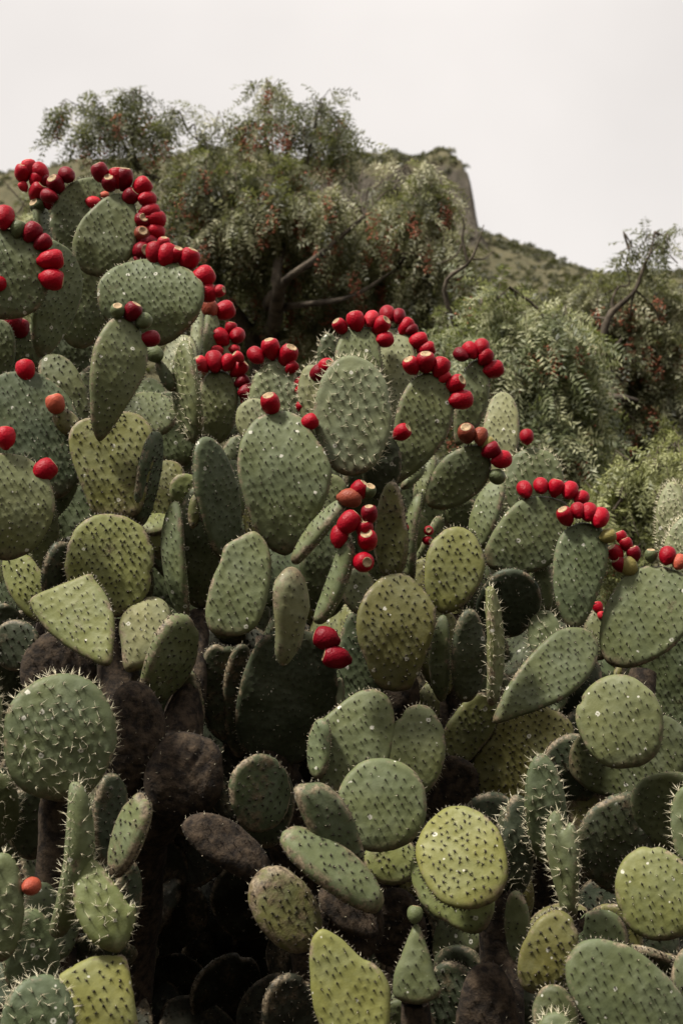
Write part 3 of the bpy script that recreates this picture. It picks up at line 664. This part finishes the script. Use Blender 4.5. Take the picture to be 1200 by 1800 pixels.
# centre left
p('B1', 'B', 346, 782, 326, 598, 42, -58, 4.85, 0, -.1, 's', 'G', T=.03)
p('B2', 'B', 378, 782, 386, 650, 72, 0, 5.05, c='G')
p('B2b', 'B', 362, 640, 371, 545, 28, 30, 5.3, c='G')
p('B2d', 'B', 402, 640, 405, 600, 34, 10, 5.3, c='P')
p('B2c', 'B', 320, 700, 318, 590, 62, -20, 5.5, .1, c='P')
p('B2e', 'B', 345, 640, 350, 540, 22, -20, 5.55, .1, c='P')
p('B3', 'B', 318, 822, 300, 685, 92, -5, 5.2, c='G')
p('B3b', 'B', 245, 800, 262, 665, 85, -8, 5.3, c='G')
p('B3c', 'B', 360, 800, 345, 745, 45, -10, 5.25, c='P')
p('B3d', 'B', 398, 770, 410, 690, 60, 0, 5.4, c='D')
p('B3e', 'B', 425, 860, 418, 765, 66, -5, 5.1, .05, .05, c='G')
p('B3f', 'B', 440, 850, 450, 770, 60, -5, 5.25, .05, .05, c='G')
p('B4', 'B', 400, 985, 358, 768, 74, 36, 4.6, -.03, .02, c='D')
p('B4b', 'B', 405, 930, 410, 808, 60, -10, 4.9, c='G')
p('B5', 'B', 358, 1072, 366, 850, 118, 8, 4.72, .0, .05, c='D')
p('B6', 'B', 328, 1092, 308, 880, 38, -45, 4.6, 0, .05, c='G')
p('B6b', 'B', 338, 930, 346, 868, 24, 10, 4.55, c='O', st='o', wear=.5)
p('B7', 'B', 325, 895, 326, 832, 55, 0, 4.9, c='Y')
p('B7b', 'B', 284, 985, 288, 855, 66, -10, 5.0, c='Y', st='o')
p('B7c', 'B', 292, 880, 300, 810, 60, 0, 5.1, c='O')
p('B7d', 'B', 270, 940, 275, 905, 60, -10, 4.8, .1, c='Y')
p('B8', 'B', 494, 975, 490, 722, 166, -3, 4.4, .05, -.08, c='G', poly=[(494, 975), (462, 955), (438, 905), (421, 840), (424, 790), (440, 750), (468, 728), (500, 722), (530, 736), (552, 768), (575, 806), (583, 840), (570, 890), (540, 945), (512, 972)])
p('B9', 'B', 480, 775, 486, 634, 94, -3, 5.0, .03, -.05, 's', 'P')
p('B9b', 'B', 440, 780, 448, 700, 60, -10, 4.9, c='P')
p('B10', 'B', 618, 836, 621, 626, 140, 3, 4.45, .04, .0, 's', 'P')
p('B10b', 'B', 560, 770, 545, 640, 50, -20, 4.9, 0, 0, 's', 'P')
p('B10c', 'B', 668, 880, 670, 760, 70, 10, 4.62, -.04, .1, c='N')
p('B11', 'B', 632, 720, 626, 575, 82, 8, 5.2, c='G')
p('B11b', 'B', 580, 680, 577, 586, 44, 10, 5.4, 0, 0, 's', 'D')
p('B12', 'B', 690, 770, 695, 578, 82, -4, 5.3, .08, c='P')
p('B13', 'B', 696, 850, 764, 652, 116, 6, 4.7, .04, .04, c='G')
p('B14', 'C', 800, 782, 836, 630, 72, 10, 5.1, .03, .06, c='G')
p('B15', 'C', 868, 870, 880, 687, 86, 0, 5.4, .1, .02, c='P')
p('B16', 'C', 752, 888, 858, 788, 112, 6, 4.6, -.02, -.02, c='D')
p('B16b', 'B', 705, 860, 745, 815, 24, 0, 4.85, .05, c='G')
p('B16c', 'B', 735, 900, 760, 800, 30, -30, 5.0, .05, c='G')
p('B17', 'C', 930, 915, 944, 788, 108, 0, 5.25, .03, 0, 's', 'B')
p('B18', 'C', 850, 982, 996, 905, 128, 2, 4.72, .03, .02, c='G')
p('B19', 'C', 1008, 1108, 1026, 916, 98, 5, 4.5, .03, .10, c='G')
p('B20', 'C', 1098, 1178, 1140, 992, 166, -4, 4.5, .05, .08, c='G')
p('B21', 'E', 1182, 1000, 1182, 845, 52, -10, 5.2, .02, 0, 'f', 'P')
p('B21b', 'E', 1192, 1040, 1212, 908, 72, -5, 5.05, .02, 0, 'f', 'P')
p('B22', 'C', 1150, 1300, 1190, 1105, 140, 5, 4.8, .0, .05, c='D')
p('B22b', 'C', 1050, 1160, 1060, 1070, 60, 0, 4.9, .05, c='G')
p('B23', 'C', 868, 1272, 1050, 1115, 112, -6, 4.3, .12, .2, c='G', wear=.2)
p('B23b', 'C', 962, 1165, 953, 1072, 60, -5, 4.6, .04, 0, 's', 'G')
p('B24', 'C', 1118, 1348, 1062, 1190, 148, 0, 4.1, .07, .0, c='G', wear=.22)
p('B25', 'C', 1000, 1350, 1215, 1305, 140, 0, 4.35, -.10, .05, c='D', wear=.25)
p('B26', 'C', 838, 1425, 985, 1250, 150, 8, 4.55, .0, .1, 'o', 'O', wear=.3)
p('B26b', 'C', 780, 1350, 862, 1220, 74, 18, 4.5, .0, .1, 'o', 'O', wear=.38)
p('B41', 'B', 478, 1350, 528, 1100, 172, 4, 4.42, -.14, .04, 'n', 'N')
p('B41b', 'B', 420, 1330, 425, 1130, 60, 20, 4.55, -.1, .04, 'w', 'N')
p('B42', 'B', 470, 1490, 462, 1335, 100, 8, 4.2, -.05, .1, 'w', 'N')
p('B43', 'B', 528, 1005, 498, 1170, 78, -20, 4.05, .05, 0, 'n', 'P', poly=[(520, 998), (500, 1002), (480, 1025), (476, 1060), (480, 1110), (482, 1150), (495, 1170), (508, 1160), (524, 1130), (532, 1090), (540, 1060), (535, 1020)], T=.045, wear=.28)
p('B44', 'B', 556, 1098, 612, 946, 24, -62, 4.1, -.02, .1, c='G', T=.035, bend=.9)
p('B44b', 'B', 516, 990, 606, 880, 24, -60, 4.3, .0, .1, c='G', T=.03)
p('B44c', 'B', 560, 905, 592, 835, 60, -10, 4.8, .0, .1, c='G')
p('B45', 'B', 402, 1122, 442, 932, 106, -4, 4.3, .07, .04, c='G')
p('B46', 'B', 574, 1085, 572, 895, 94, 8, 4.62, .0, .05, c='D')
p('B46b', 'B', 640, 1080, 622, 1000, 60, -8, 4.5, .06, .05, c='G')
p('B47', 'B', 700, 1216, 690, 1008, 142, 6, 4.3, .04, .0, 'o', 'O', wear=.25)
p('B48', 'B', 690, 1020, 688, 846, 60, -18, 4.5, 0, -.2, 'w', 'O')
p('B49', 'C', 800, 1085, 797, 922, 108, 2, 4.45, .05, .0, 'o', 'Y', wear=.22)
p('B50', 'B', 722, 1020, 738, 868, 24, -55, 4.62, 0, 0, c='G')
p('B51', 'C', 838, 970, 878, 842, 48, -30, 4.95, .03, 0, c='G')
p('B51b', 'C', 800, 940, 820, 870, 60, 10, 5.0, -.03, 0, c='D')
p('B53', 'C', 880, 1120, 905, 1000, 110, 10, 4.62, -.10, 0, c='N')
p('B53b', 'C', 955, 1080, 952, 985, 40, -10, 4.75, .0, 0, c='G')
p('B54', 'C', 864, 1240, 860, 1030, 20, 68, 4.2, 0, 0, 's', 'G')
p('B55', 'C', 818, 1235, 824, 1068, 60, 24, 4.35, -.06, 0, c='N')
p('B56', 'B', 776, 1235, 778, 1080, 36, -20, 4.4, -.02, 0, c='D')
p('B57', 'B', 625, 1250, 640, 1070, 84, -5, 4.55, .0, 0, c='D')
p('B58', 'B', 597, 1250, 597, 1190, 18, 0, 4.4, .02, 0, c='P')
# ---- low plant at the long-spined pad
p('L20', 'L', 100, 1408, 113, 1184, 196, 0, 3.8, .04, .0, 's', 'B', T=.03)
p('L21', 'L', -52, 1400, -46, 1165, 110, 0, 3.75, .04, .0, 's', 'B')
p('L22', 'L', -5, 1490, 0, 1360, 70, 10, 3.9, -.04, .0, 's', 'D')
p('L23', 'L', 96, 1650, 134, 1372, 40, 50, 3.6, -.04, .0, 's', 'B', T=.042)
p('L24', 'L', 200, 1676, 158, 1506, 108, -4, 3.55, .08, .0, 's', 'Y', poly=[(196, 1674), (160, 1655), (136, 1610), (131, 1560), (140, 1515), (155, 1507), (178, 1520), (196, 1545), (215, 1570), (228, 1592), (238, 1590), (240, 1612), (232, 1645), (215, 1672)], wear=.2)
p('L25', 'L', 200, 1545, 256, 1396, 50, -50, 3.7, 0, .2, 'w', 'G', T=.035)
p('L26', 'L', 186, 1520, 196, 1358, 60, 30, 3.95, 0, .1, 'w', 'N')
p('L27', 'L', 222, 1640, 226, 1510, 48, 20, 3.8, 0, .1, 'w', 'N')
p('L28', 'L', 198, 1880, 172, 1676, 140, 0, 3.5, .06, .0, 'o', 'Z', poly=[(190, 1880), (130, 1860), (108, 1790), (104, 1720), (125, 1700), (160, 1682), (200, 1680), (222, 1684), (232, 1730), (240, 1780), (246, 1840), (235, 1880)], wear=.3)
p('L29', 'L', 62, 1890, 74, 1712, 130, 0, 3.3, .04, .0, 's', 'B')
p('L30', 'L', 0, 1690, 4, 1500, 78, 6, 3.5, .03, .0, 's', 'G')
p('L31', 'L', 58, 1760, 50, 1598, 98, 6, 3.72, -.02, .0, 's', 'B')
# ---- low plant with corky pads
p('F30', 'F', 686, 1496, 656, 1333, 158, 2, 3.9, .05, -.02, c='G', wear=.22)
p('F31', 'F', 606, 1400, 648, 1210, 132, -4, 4.2, .06, .0, c='G', poly=[(580, 1400), (556, 1370), (550, 1310), (560, 1275), (590, 1245), (622, 1220), (652, 1211), (676, 1220), (690, 1245), (694, 1285), (686, 1330), (660, 1380)], wear=.2)
p('F31b', 'F', 558, 1370, 566, 1262, 40, -35, 4.15, .02, 0, c='G')
p('F32', 'F', 720, 1402, 738, 1238, 102, 4, 4.2, .05, -.02, c='G')
p('F33', 'F', 620, 1535, 545, 1376, 92, 14, 3.74, -.06, .05, 'w', 'D', T=.04)
p('F34', 'F', 672, 1598, 494, 1462, 74, 35, 3.68, .02, .05, 'w', 'G', T=.04)
p('F35', 'F', 548, 1668, 456, 1530, 108, 6, 3.75, .02, .05, 'w', 'O', wear=.62, T=.05)
p('F35b', 'F', 660, 1640, 560, 1565, 60, 20, 3.95, -.02, .05, 'b', 'R')
p('F36', 'F', 628, 1850, 580, 1632, 140, -4, 3.5, .07, .0, 'n', 'Y', poly=[(600, 1850), (556, 1790), (545, 1720), (545, 1660), (558, 1636), (572, 1634), (600, 1650), (636, 1684), (650, 1690), (672, 1708), (685, 1740), (684, 1800), (676, 1850)], wear=.2)
p('F37', 'F', 731, 1764, 729, 1622, 84, 0, 3.6, .04, 0, 'n', 'G', poly=[(694, 1752), (692, 1715), (706, 1675), (722, 1636), (732, 1622), (742, 1640), (756, 1680), (766, 1720), (774, 1746), (735, 1766)], wear=.1)
p('F38', 'F', 684, 1556, 690, 1468, 96, 0, 4.05, .04, 0, 'o', 'Y')
p('F39', 'F', 700, 1700, 690, 1560, 100, 10, 4.1, -.06, 0, 'b', 'R')
p('F41', 'F', 800, 1450, 790, 1330, 100, 10, 4.5, -.06, 0, 'b', 'R')
# ---- low plant with yellow tilted pad
p('H29', 'H', 858, 1590, 770, 1428, 156, -4, 3.7, .15, .0, 'o', 'Z', wear=.18)
p('H29b', 'H', 850, 1645, 735, 1520, 96, -12, 3.84, .10, .0, 'n', 'Y', wear=.4)
p('H27', 'H', 962, 1520, 948, 1325, 72, 10, 3.95, -.03, 0, 's', 'D')
p('H27b', 'H', 902, 1580, 908, 1393, 58, 12, 4.0, -.05, 0, 's', 'N')
p('H27c', 'H', 890, 1560, 888, 1420, 40, 12, 4.1, -.05, 0, 's', 'N')
p('H28', 'H', 1004, 1612, 990, 1422, 56, -25, 3.65, 0, .0, 's', 'G', poly=[(992, 1612), (980, 1560), (964, 1490), (964, 1440), (975, 1424), (988, 1436), (994, 1458), (1002, 1444), (1014, 1460), (1022, 1510), (1018, 1570), (1012, 1612)])
p('H59', 'H', 1176, 1655, 1130, 1490, 140, 0, 3.7, .08, 0, 'n', 'Y', wear=.3)
p('H60', 'H', 928, 1745, 994, 1604, 92, 4, 3.6, .0, .05, 'o', 'O', wear=.35)
p('H61', 'H', 915, 1695, 906, 1565, 46, -12, 3.75, 0, 0, c='G')
p('H62', 'H', 1062, 1700, 1050, 1598, 92, 0, 3.7, .03, 0, c='G')
p('H63', 'H', 1195, 1870, 1012, 1660, 164, 6, 3.4, .04, -.02, c='G', wear=.2)
p('H64', 'H', 850, 1880, 862, 1690, 110, 4, 3.75, .0, 0, 'b', 'R', T=.05)
p('H65', 'H', 985, 1860, 968, 1730, 80, 0, 3.5, .03, 0, c='D')
p('H65b', 'H', 978, 1860, 975, 1778, 66, 0, 3.35, .03, 0, 's', 'G')
p('H66', 'H', 1210, 1520, 1206, 1380, 60, 0, 3.8, .02, 0, 's', 'G')
p('H67', 'H', 1215, 1800, 1212, 1660, 70, 0, 3.6, .02, 0, 'w', 'D')
p('H68', 'C', 1160, 1540, 1010, 1365, 150, 6, 4.5, -.06, 0, 'w', 'O', wear=.6)
p('H69', 'C', 960, 1480, 900, 1380, 120, 6, 4.7, -.06, 0, 'b', 'R')
# woody old pads
p('A30', 'A', 232, 1420, 236, 1200, 110, 10, 4.25, -.06, .05, 'b', 'R', T=.07)
p('A31', 'A', 300, 1440, 350, 1290, 140, 6, 4.2, .05, 0, 'b', 'R', T=.08)
p('A32', 'A', 470, 1540, 325, 1440, 74, 30, 4.0, -.03, 0, 'b', 'R', T=.05)
p('A33', 'A', 110, 1260, 95, 1110, 130, 6, 4.5, .0, 0, 'b', 'R', T=.06)
p('A34', 'A', 20, 1300, 10, 1060, 90, 10, 4.6, -.05, 0, c='N')
p('A35', 'A', 330, 1260, 335, 1200, 60, 10, 4.5, .0, 0, c='N')
# pads filling the lower tangle, its shade put into their dark tints
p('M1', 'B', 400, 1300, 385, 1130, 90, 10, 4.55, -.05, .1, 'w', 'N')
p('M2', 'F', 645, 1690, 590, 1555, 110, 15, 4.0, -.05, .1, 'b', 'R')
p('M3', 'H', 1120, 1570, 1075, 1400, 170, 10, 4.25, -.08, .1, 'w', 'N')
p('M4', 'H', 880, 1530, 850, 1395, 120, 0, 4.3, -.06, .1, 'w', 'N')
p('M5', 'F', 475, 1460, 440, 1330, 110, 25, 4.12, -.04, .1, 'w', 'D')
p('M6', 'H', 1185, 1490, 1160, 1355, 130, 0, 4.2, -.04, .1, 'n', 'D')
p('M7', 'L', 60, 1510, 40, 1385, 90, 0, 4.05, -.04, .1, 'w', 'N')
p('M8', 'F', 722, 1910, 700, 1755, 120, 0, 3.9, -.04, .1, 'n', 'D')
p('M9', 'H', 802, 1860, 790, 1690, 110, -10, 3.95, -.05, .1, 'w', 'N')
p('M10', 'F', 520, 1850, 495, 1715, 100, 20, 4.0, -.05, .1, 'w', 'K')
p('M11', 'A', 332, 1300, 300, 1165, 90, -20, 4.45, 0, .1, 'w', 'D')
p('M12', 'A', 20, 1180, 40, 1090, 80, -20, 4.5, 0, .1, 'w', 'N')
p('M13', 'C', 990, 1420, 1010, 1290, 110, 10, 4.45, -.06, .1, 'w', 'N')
# ---- hidden inner pads that carry the visible ones, low ones near-black as painted shade
SX = [0, 100, 200, 300, 350, 450, 560, 650, 750, 850, 950, 1050, 1200]
SY = [600, 560, 560, 700, 740, 800, 810, 750, 760, 850, 960, 1060, 1150]
rf = random.Random(5)
for i in range(330):
    u, w = (i * .7548777) % 1, (i * .5698403) % 1
    x = -60 + 1320 * u; top = np.interp(x, SX, SY); y = top + 30 + (1840 - top) * w ** .8
    cav = .5 if 230 < x < 570 and y > 1380 else 0.
    dep = cav + float(np.interp(y, [600, 900, 1150, 1350, 1800], [5.6, 5.2, 4.95, 4.75, 4.6])) + rf.random() ** 1.5 * .9
    Ln = rf.uniform(120, 190); an = rf.gauss(0, .6)
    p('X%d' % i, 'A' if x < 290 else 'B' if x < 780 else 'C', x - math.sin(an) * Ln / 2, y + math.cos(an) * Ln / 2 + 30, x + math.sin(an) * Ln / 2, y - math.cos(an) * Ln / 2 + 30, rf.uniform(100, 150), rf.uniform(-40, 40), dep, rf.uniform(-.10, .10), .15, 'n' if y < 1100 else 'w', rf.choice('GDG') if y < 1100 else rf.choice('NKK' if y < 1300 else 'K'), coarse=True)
front = [((M.translation + M.col[1].xyz * .15), d) for k_, (o_, M, Q_, d, ph_) in PADS.items() if k_[0] != 'X']
def px_of(v):
    q = v - CAM; z = q.dot(FW); return (600 + q.x / z / K_, 900 - q.dot(UP) / z / K_)
fpx = [(*px_of(v), d) for v, d in front]
for i in range(120):
    u, w = (i * .7548777 + .37) % 1, (i * .5698403 + .61) % 1
    x = -30 + 1260 * u; top = np.interp(x, SX, SY); y = top + 20 + (1800 - top) * w
    if 225 < x < 570 and y > 1330: continue
    near = sorted(fpx, key=lambda t: (t[0] - x) ** 2 + (t[1] - y) ** 2)[:4]; dep = max(t[2] for t in near) + rf.uniform(.10, .24)
    Ln = rf.uniform(110, 170); an = rf.gauss(0, .55); ph = rf.choice((-62, -48, -30, -10, 5, 30, 50, 64)); low = y > 1250
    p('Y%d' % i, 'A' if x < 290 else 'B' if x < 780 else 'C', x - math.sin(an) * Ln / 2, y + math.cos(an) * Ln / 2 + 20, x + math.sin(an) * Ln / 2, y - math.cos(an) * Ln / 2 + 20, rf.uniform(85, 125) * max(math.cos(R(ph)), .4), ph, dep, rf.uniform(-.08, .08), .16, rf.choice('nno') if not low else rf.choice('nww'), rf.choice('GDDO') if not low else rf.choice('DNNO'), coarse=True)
# stems to the ground
def stem(pl, pts, rads):
    pe = PLANTS[pl]; v, f = tube_geo(pts, rads, 12, .22, 6); link('stem', np_mesh('stem', v - np.array(pe.location), f, True), BARKM, pe)
def G(px, d, z=-.08): v = gp(px, d); v.z = z; return v
stem('A', [G(200, 4.8), at(215, 1700, 4.7), at(240, 1480, 4.5), at(225, 1300, 4.4), at(195, 1100, 4.55)], [.12, .11, .10, .085, .05])
stem('A', [G(60, 4.9), at(70, 1500, 4.8), at(90, 1200, 4.65), at(110, 1000, 4.8)], [.11, .10, .08, .04])
stem('A', [at(240, 1480, 4.5), at(300, 1380, 4.35), at(330, 1220, 4.45), at(350, 1080, 4.7)], [.09, .08, .06, .03])
stem('B', [G(600, 4.9), at(560, 1650, 4.8), at(500, 1420, 4.6), at(480, 1330, 4.5), at(470, 1120, 4.6)], [.12, .11, .09, .07, .04])
stem('B', [at(560, 1650, 4.8), at(680, 1400, 4.6), at(705, 1230, 4.4), at(700, 1190, 4.4)], [.09, .08, .06, .04])
stem('C', [G(960, 4.9), at(900, 1640, 4.8), at(830, 1400, 4.65), at(810, 1280, 4.6), at(800, 1080, 4.6)], [.12, .11, .09, .07, .04])
stem('C', [at(900, 1640, 4.8), at(1040, 1450, 4.7), at(1100, 1350, 4.6), at(1130, 1180, 4.7)], [.09, .08, .06, .04])
stem('E', [G(1190, 5.3), at(1195, 1300, 5.3), at(1195, 1030, 5.15)], [.07, .06, .03])
stem('L', [G(90, 3.9), at(90, 1800, 3.9), at(100, 1500, 3.9), at(105, 1395, 3.85)], [.08, .07, .06, .04])
stem('L', [G(200, 3.6), at(200, 2000, 3.55), at(196, 1870, 3.52)], [.06, .06, .04])
stem('L', [G(50, 3.4), at(55, 2000, 3.36), at(60, 1880, 3.33)], [.06, .06, .04])
stem('F', [G(640, 3.9), at(640, 1900, 4.1), at(660, 1650, 4.3), at(680, 1480, 4.25)], [.10, .09, .08, .04])
stem('F', [G(735, 3.7), at(732, 1950, 3.66), at(731, 1760, 3.62)], [.06, .05, .035])
stem('H', [G(900, 3.8), at(890, 1900, 3.8), at(880, 1700, 4.05), at(870, 1560, 4.0)], [.08, .07, .06, .04])
stem('H', [G(1080, 3.8), at(1090, 1950, 3.7), at(1060, 1760, 3.75), at(1010, 1610, 3.72)], [.08, .07, .05, .03])
stem('H', [G(1180, 3.6), at(1190, 1960, 3.5), at(1190, 1860, 3.43)], [.06, .06, .04])

# ---- fruit
f = fruits
f('A2', [(177, 304, 'd'), (193, 322, 'd', 1, .5), (218, 316, 'd'), (206, 312, 'r'), (229, 346, 'd', 1, .35), (250, 328, 'r'), (258, 350, 'r'), (264, 373, 'r'), (249, 389, 'd', .95, .8), (273, 385, 'r'), (248, 414, 'b', .85, .85), (272, 407, 'r'), (262, 428, 'd'), (247, 443, 'd', 1, .4), (250, 462, 'd')])
f('A1', [(118, 308, 'd'), (100, 326, 'd'), (88, 345, 'd', .8), (164, 357, 'p', .8), (184, 344, 'o', .5)])
f('A2b', [(41, 304, 'r'), (52, 296, 'p', .9), (70, 303, 'r'), (66, 316, 'r', 1, .2), (66, 337, 'r', 1, .5), (80, 318, 'd', .8), (42, 328, 'p', .6), (66, 362, 'g', .8), (86, 356, 'd', .8)], 33)
f('A3', [(272, 446, 'r'), (293, 449, 'r', 1.05), (310, 448, 'r', .9), (288, 430, 'p', .8), (332, 457, 'r', 1.05), (354, 489, 'r', 1.08), (363, 515, 'r'), (383, 512, 'p', .7)], 36)
f('B2b', [(369, 544, 'b'), (395, 546, 'r', 1.05)])
f('A5', [(8, 384, 'r', 1.15), (33, 402, 'g', .8), (57, 408, 'd', 1.05), (76, 426, 'd'), (88, 457, 'r', 1.1), (92, 491, 'r', 1.1), (0, 500, 'r', .9, .5)], 36)
f('A7', [(207, 546, 'g', .8), (233, 548, 'd', 1.05), (253, 564, 'g', .95), (262, 596, 'd', 1.05)], 34)
f('A7b', [(272, 622, 'g', 1.)], 34)
f('A8', [(22, 570, 'd', 1.1), (35, 578, 'd', 1.1)])
f('A12', [(45, 650, 'r', 1.1)], 36)
f('A9b', [(98, 710, 'o', 1.05, .2)], 36)
PADS['A9b'][0].children[-1].color = (.30, .012, .014, 1)
f('A13', [(10, 769, 'r', 1.1), (76, 829, 'r', 1.15, .15)], 38)
f('B2', [(355, 641, 'p', .85), (377, 637, 'r', .98), (401, 637, 'r'), (419, 649, 'r'), (426, 671, 'd', .85), (438, 690, 'd', 1.08, .1), (434, 705, 'd', .7)], 34)
f('B2d', [(388, 593, 'r', 1.), (417, 590, 'r'), (406, 578, 'r', .85), (381, 617, 'p', .75), (412, 615, 'p', .6)], 33)
f('B9', [(451, 626, 'r', 1.02), (476, 614, 'r', 1.05), (505, 627, 'r', 1.0), (513, 645, 'r', .8), (420, 628, 'p', .6), (527, 672, 'p', .6), (536, 685, 'r', .85)], 34)
f('B8', [(476, 712, 'r', 1.1), (544, 742, 'r', .85)], 34)
f('B10b', [(560, 656, 'd', 1.), (572, 646, 'r', .95), (531, 714, 'r', .6)], 36)
f('B11', [(599, 575, 'r', .95), (625, 564, 'r', 1.02), (652, 562, 'p', .95), (667, 574, 'r', 1.), (676, 597, 'r', .95)], 32)
f('B12', [(681, 554, 'r', .95), (700, 557, 'd', .9), (712, 575, 'r', 1.02), (733, 600, 'r', 1.05), (722, 580, 'd', .8), (748, 614, 'r', .85)], 31)
f('B13', [(723, 643, 'r', .95), (748, 637, 'r', 1.05), (774, 645, 'r', 1.), (780, 662, 'p', .7), (798, 676, 'r', 1.), (808, 703, 'r', 1.)], 35)
f('B10c', [(706, 760, 'r', 1.05)], 33)
f('B14', [(811, 624, 'd', .9), (827, 617, 'r', .98), (846, 611, 'r', .95), (852, 627, 'r', 1.), (864, 650, 'r', 1.05)], 31)
f('B16', [(820, 764, 'b', .95), (844, 768, 'b', .8), (857, 779, 'y', .8), (863, 791, 'd', 1.), (880, 808, 'r', .95), (873, 838, 'g', .85)], 33)
f('B17', [(925, 768, 'r', 1.)], 30)
f('B18', [(922, 862, 'r', .95), (950, 855, 'r', .98), (976, 857, 'r', .98), (1000, 863, 'r', 1.), (1020, 876, 'r', .9)], 33)
f('B19', [(994, 909, 'r', .9), (1015, 898, 'r', .98), (1034, 901, 'r', 1.), (1053, 911, 'r', 1.05), (1068, 942, 'y', .9)], 34)
f('B20', [(1092, 946, 'r', .75), (1100, 957, 'r', .8), (1081, 973, 'r', 1.), (1113, 973, 'd', .95, .2), (1104, 996, 'y', 1., .2), (1090, 994, 'd', .8), (1143, 976, 'g', .75), (1172, 977, 'r', .95), (1193, 988, 'o', .95, .1)], 33)
f('B22b', [(1050, 1068, 'r', .7), (1056, 1082, 'p', .5)], 30)
f('B44b', [(613, 875, 'b', 1.05), (631, 862, 'r', 1.), (648, 863, 'g', .85)], 36)
f('B44', [(611, 920, 'r', 1.12), (596, 944, 'r', .95), (649, 905, 'd', 1.05), (640, 929, 'r', .95), (646, 951, 'r', 1.1, .1), (637, 988, 'r', 1.15, .05)], 34)
f('B46', [(556, 920, 'r', .5)], 33)
f('B50', [(713, 928, 'd', .7), (753, 933, 'p', .75, .4), (750, 950, 'r', .7)], 28)
f('B57', [(573, 1122, 'd', 1.1), (593, 1156, 'd', 1.1, .15)], 36, fwd=.25)
f('L30', [(55, 1558, 'o', 1.)], 38)
f('F37', [(729, 1606, 'g', 1.)], 30)
PADS['F37'][0].children[-1].color = (.16, .20, .06, 1)
print('pads', len(PADS), 'tris', sum(len(m.polygons) for m in bpy.data.meshes))
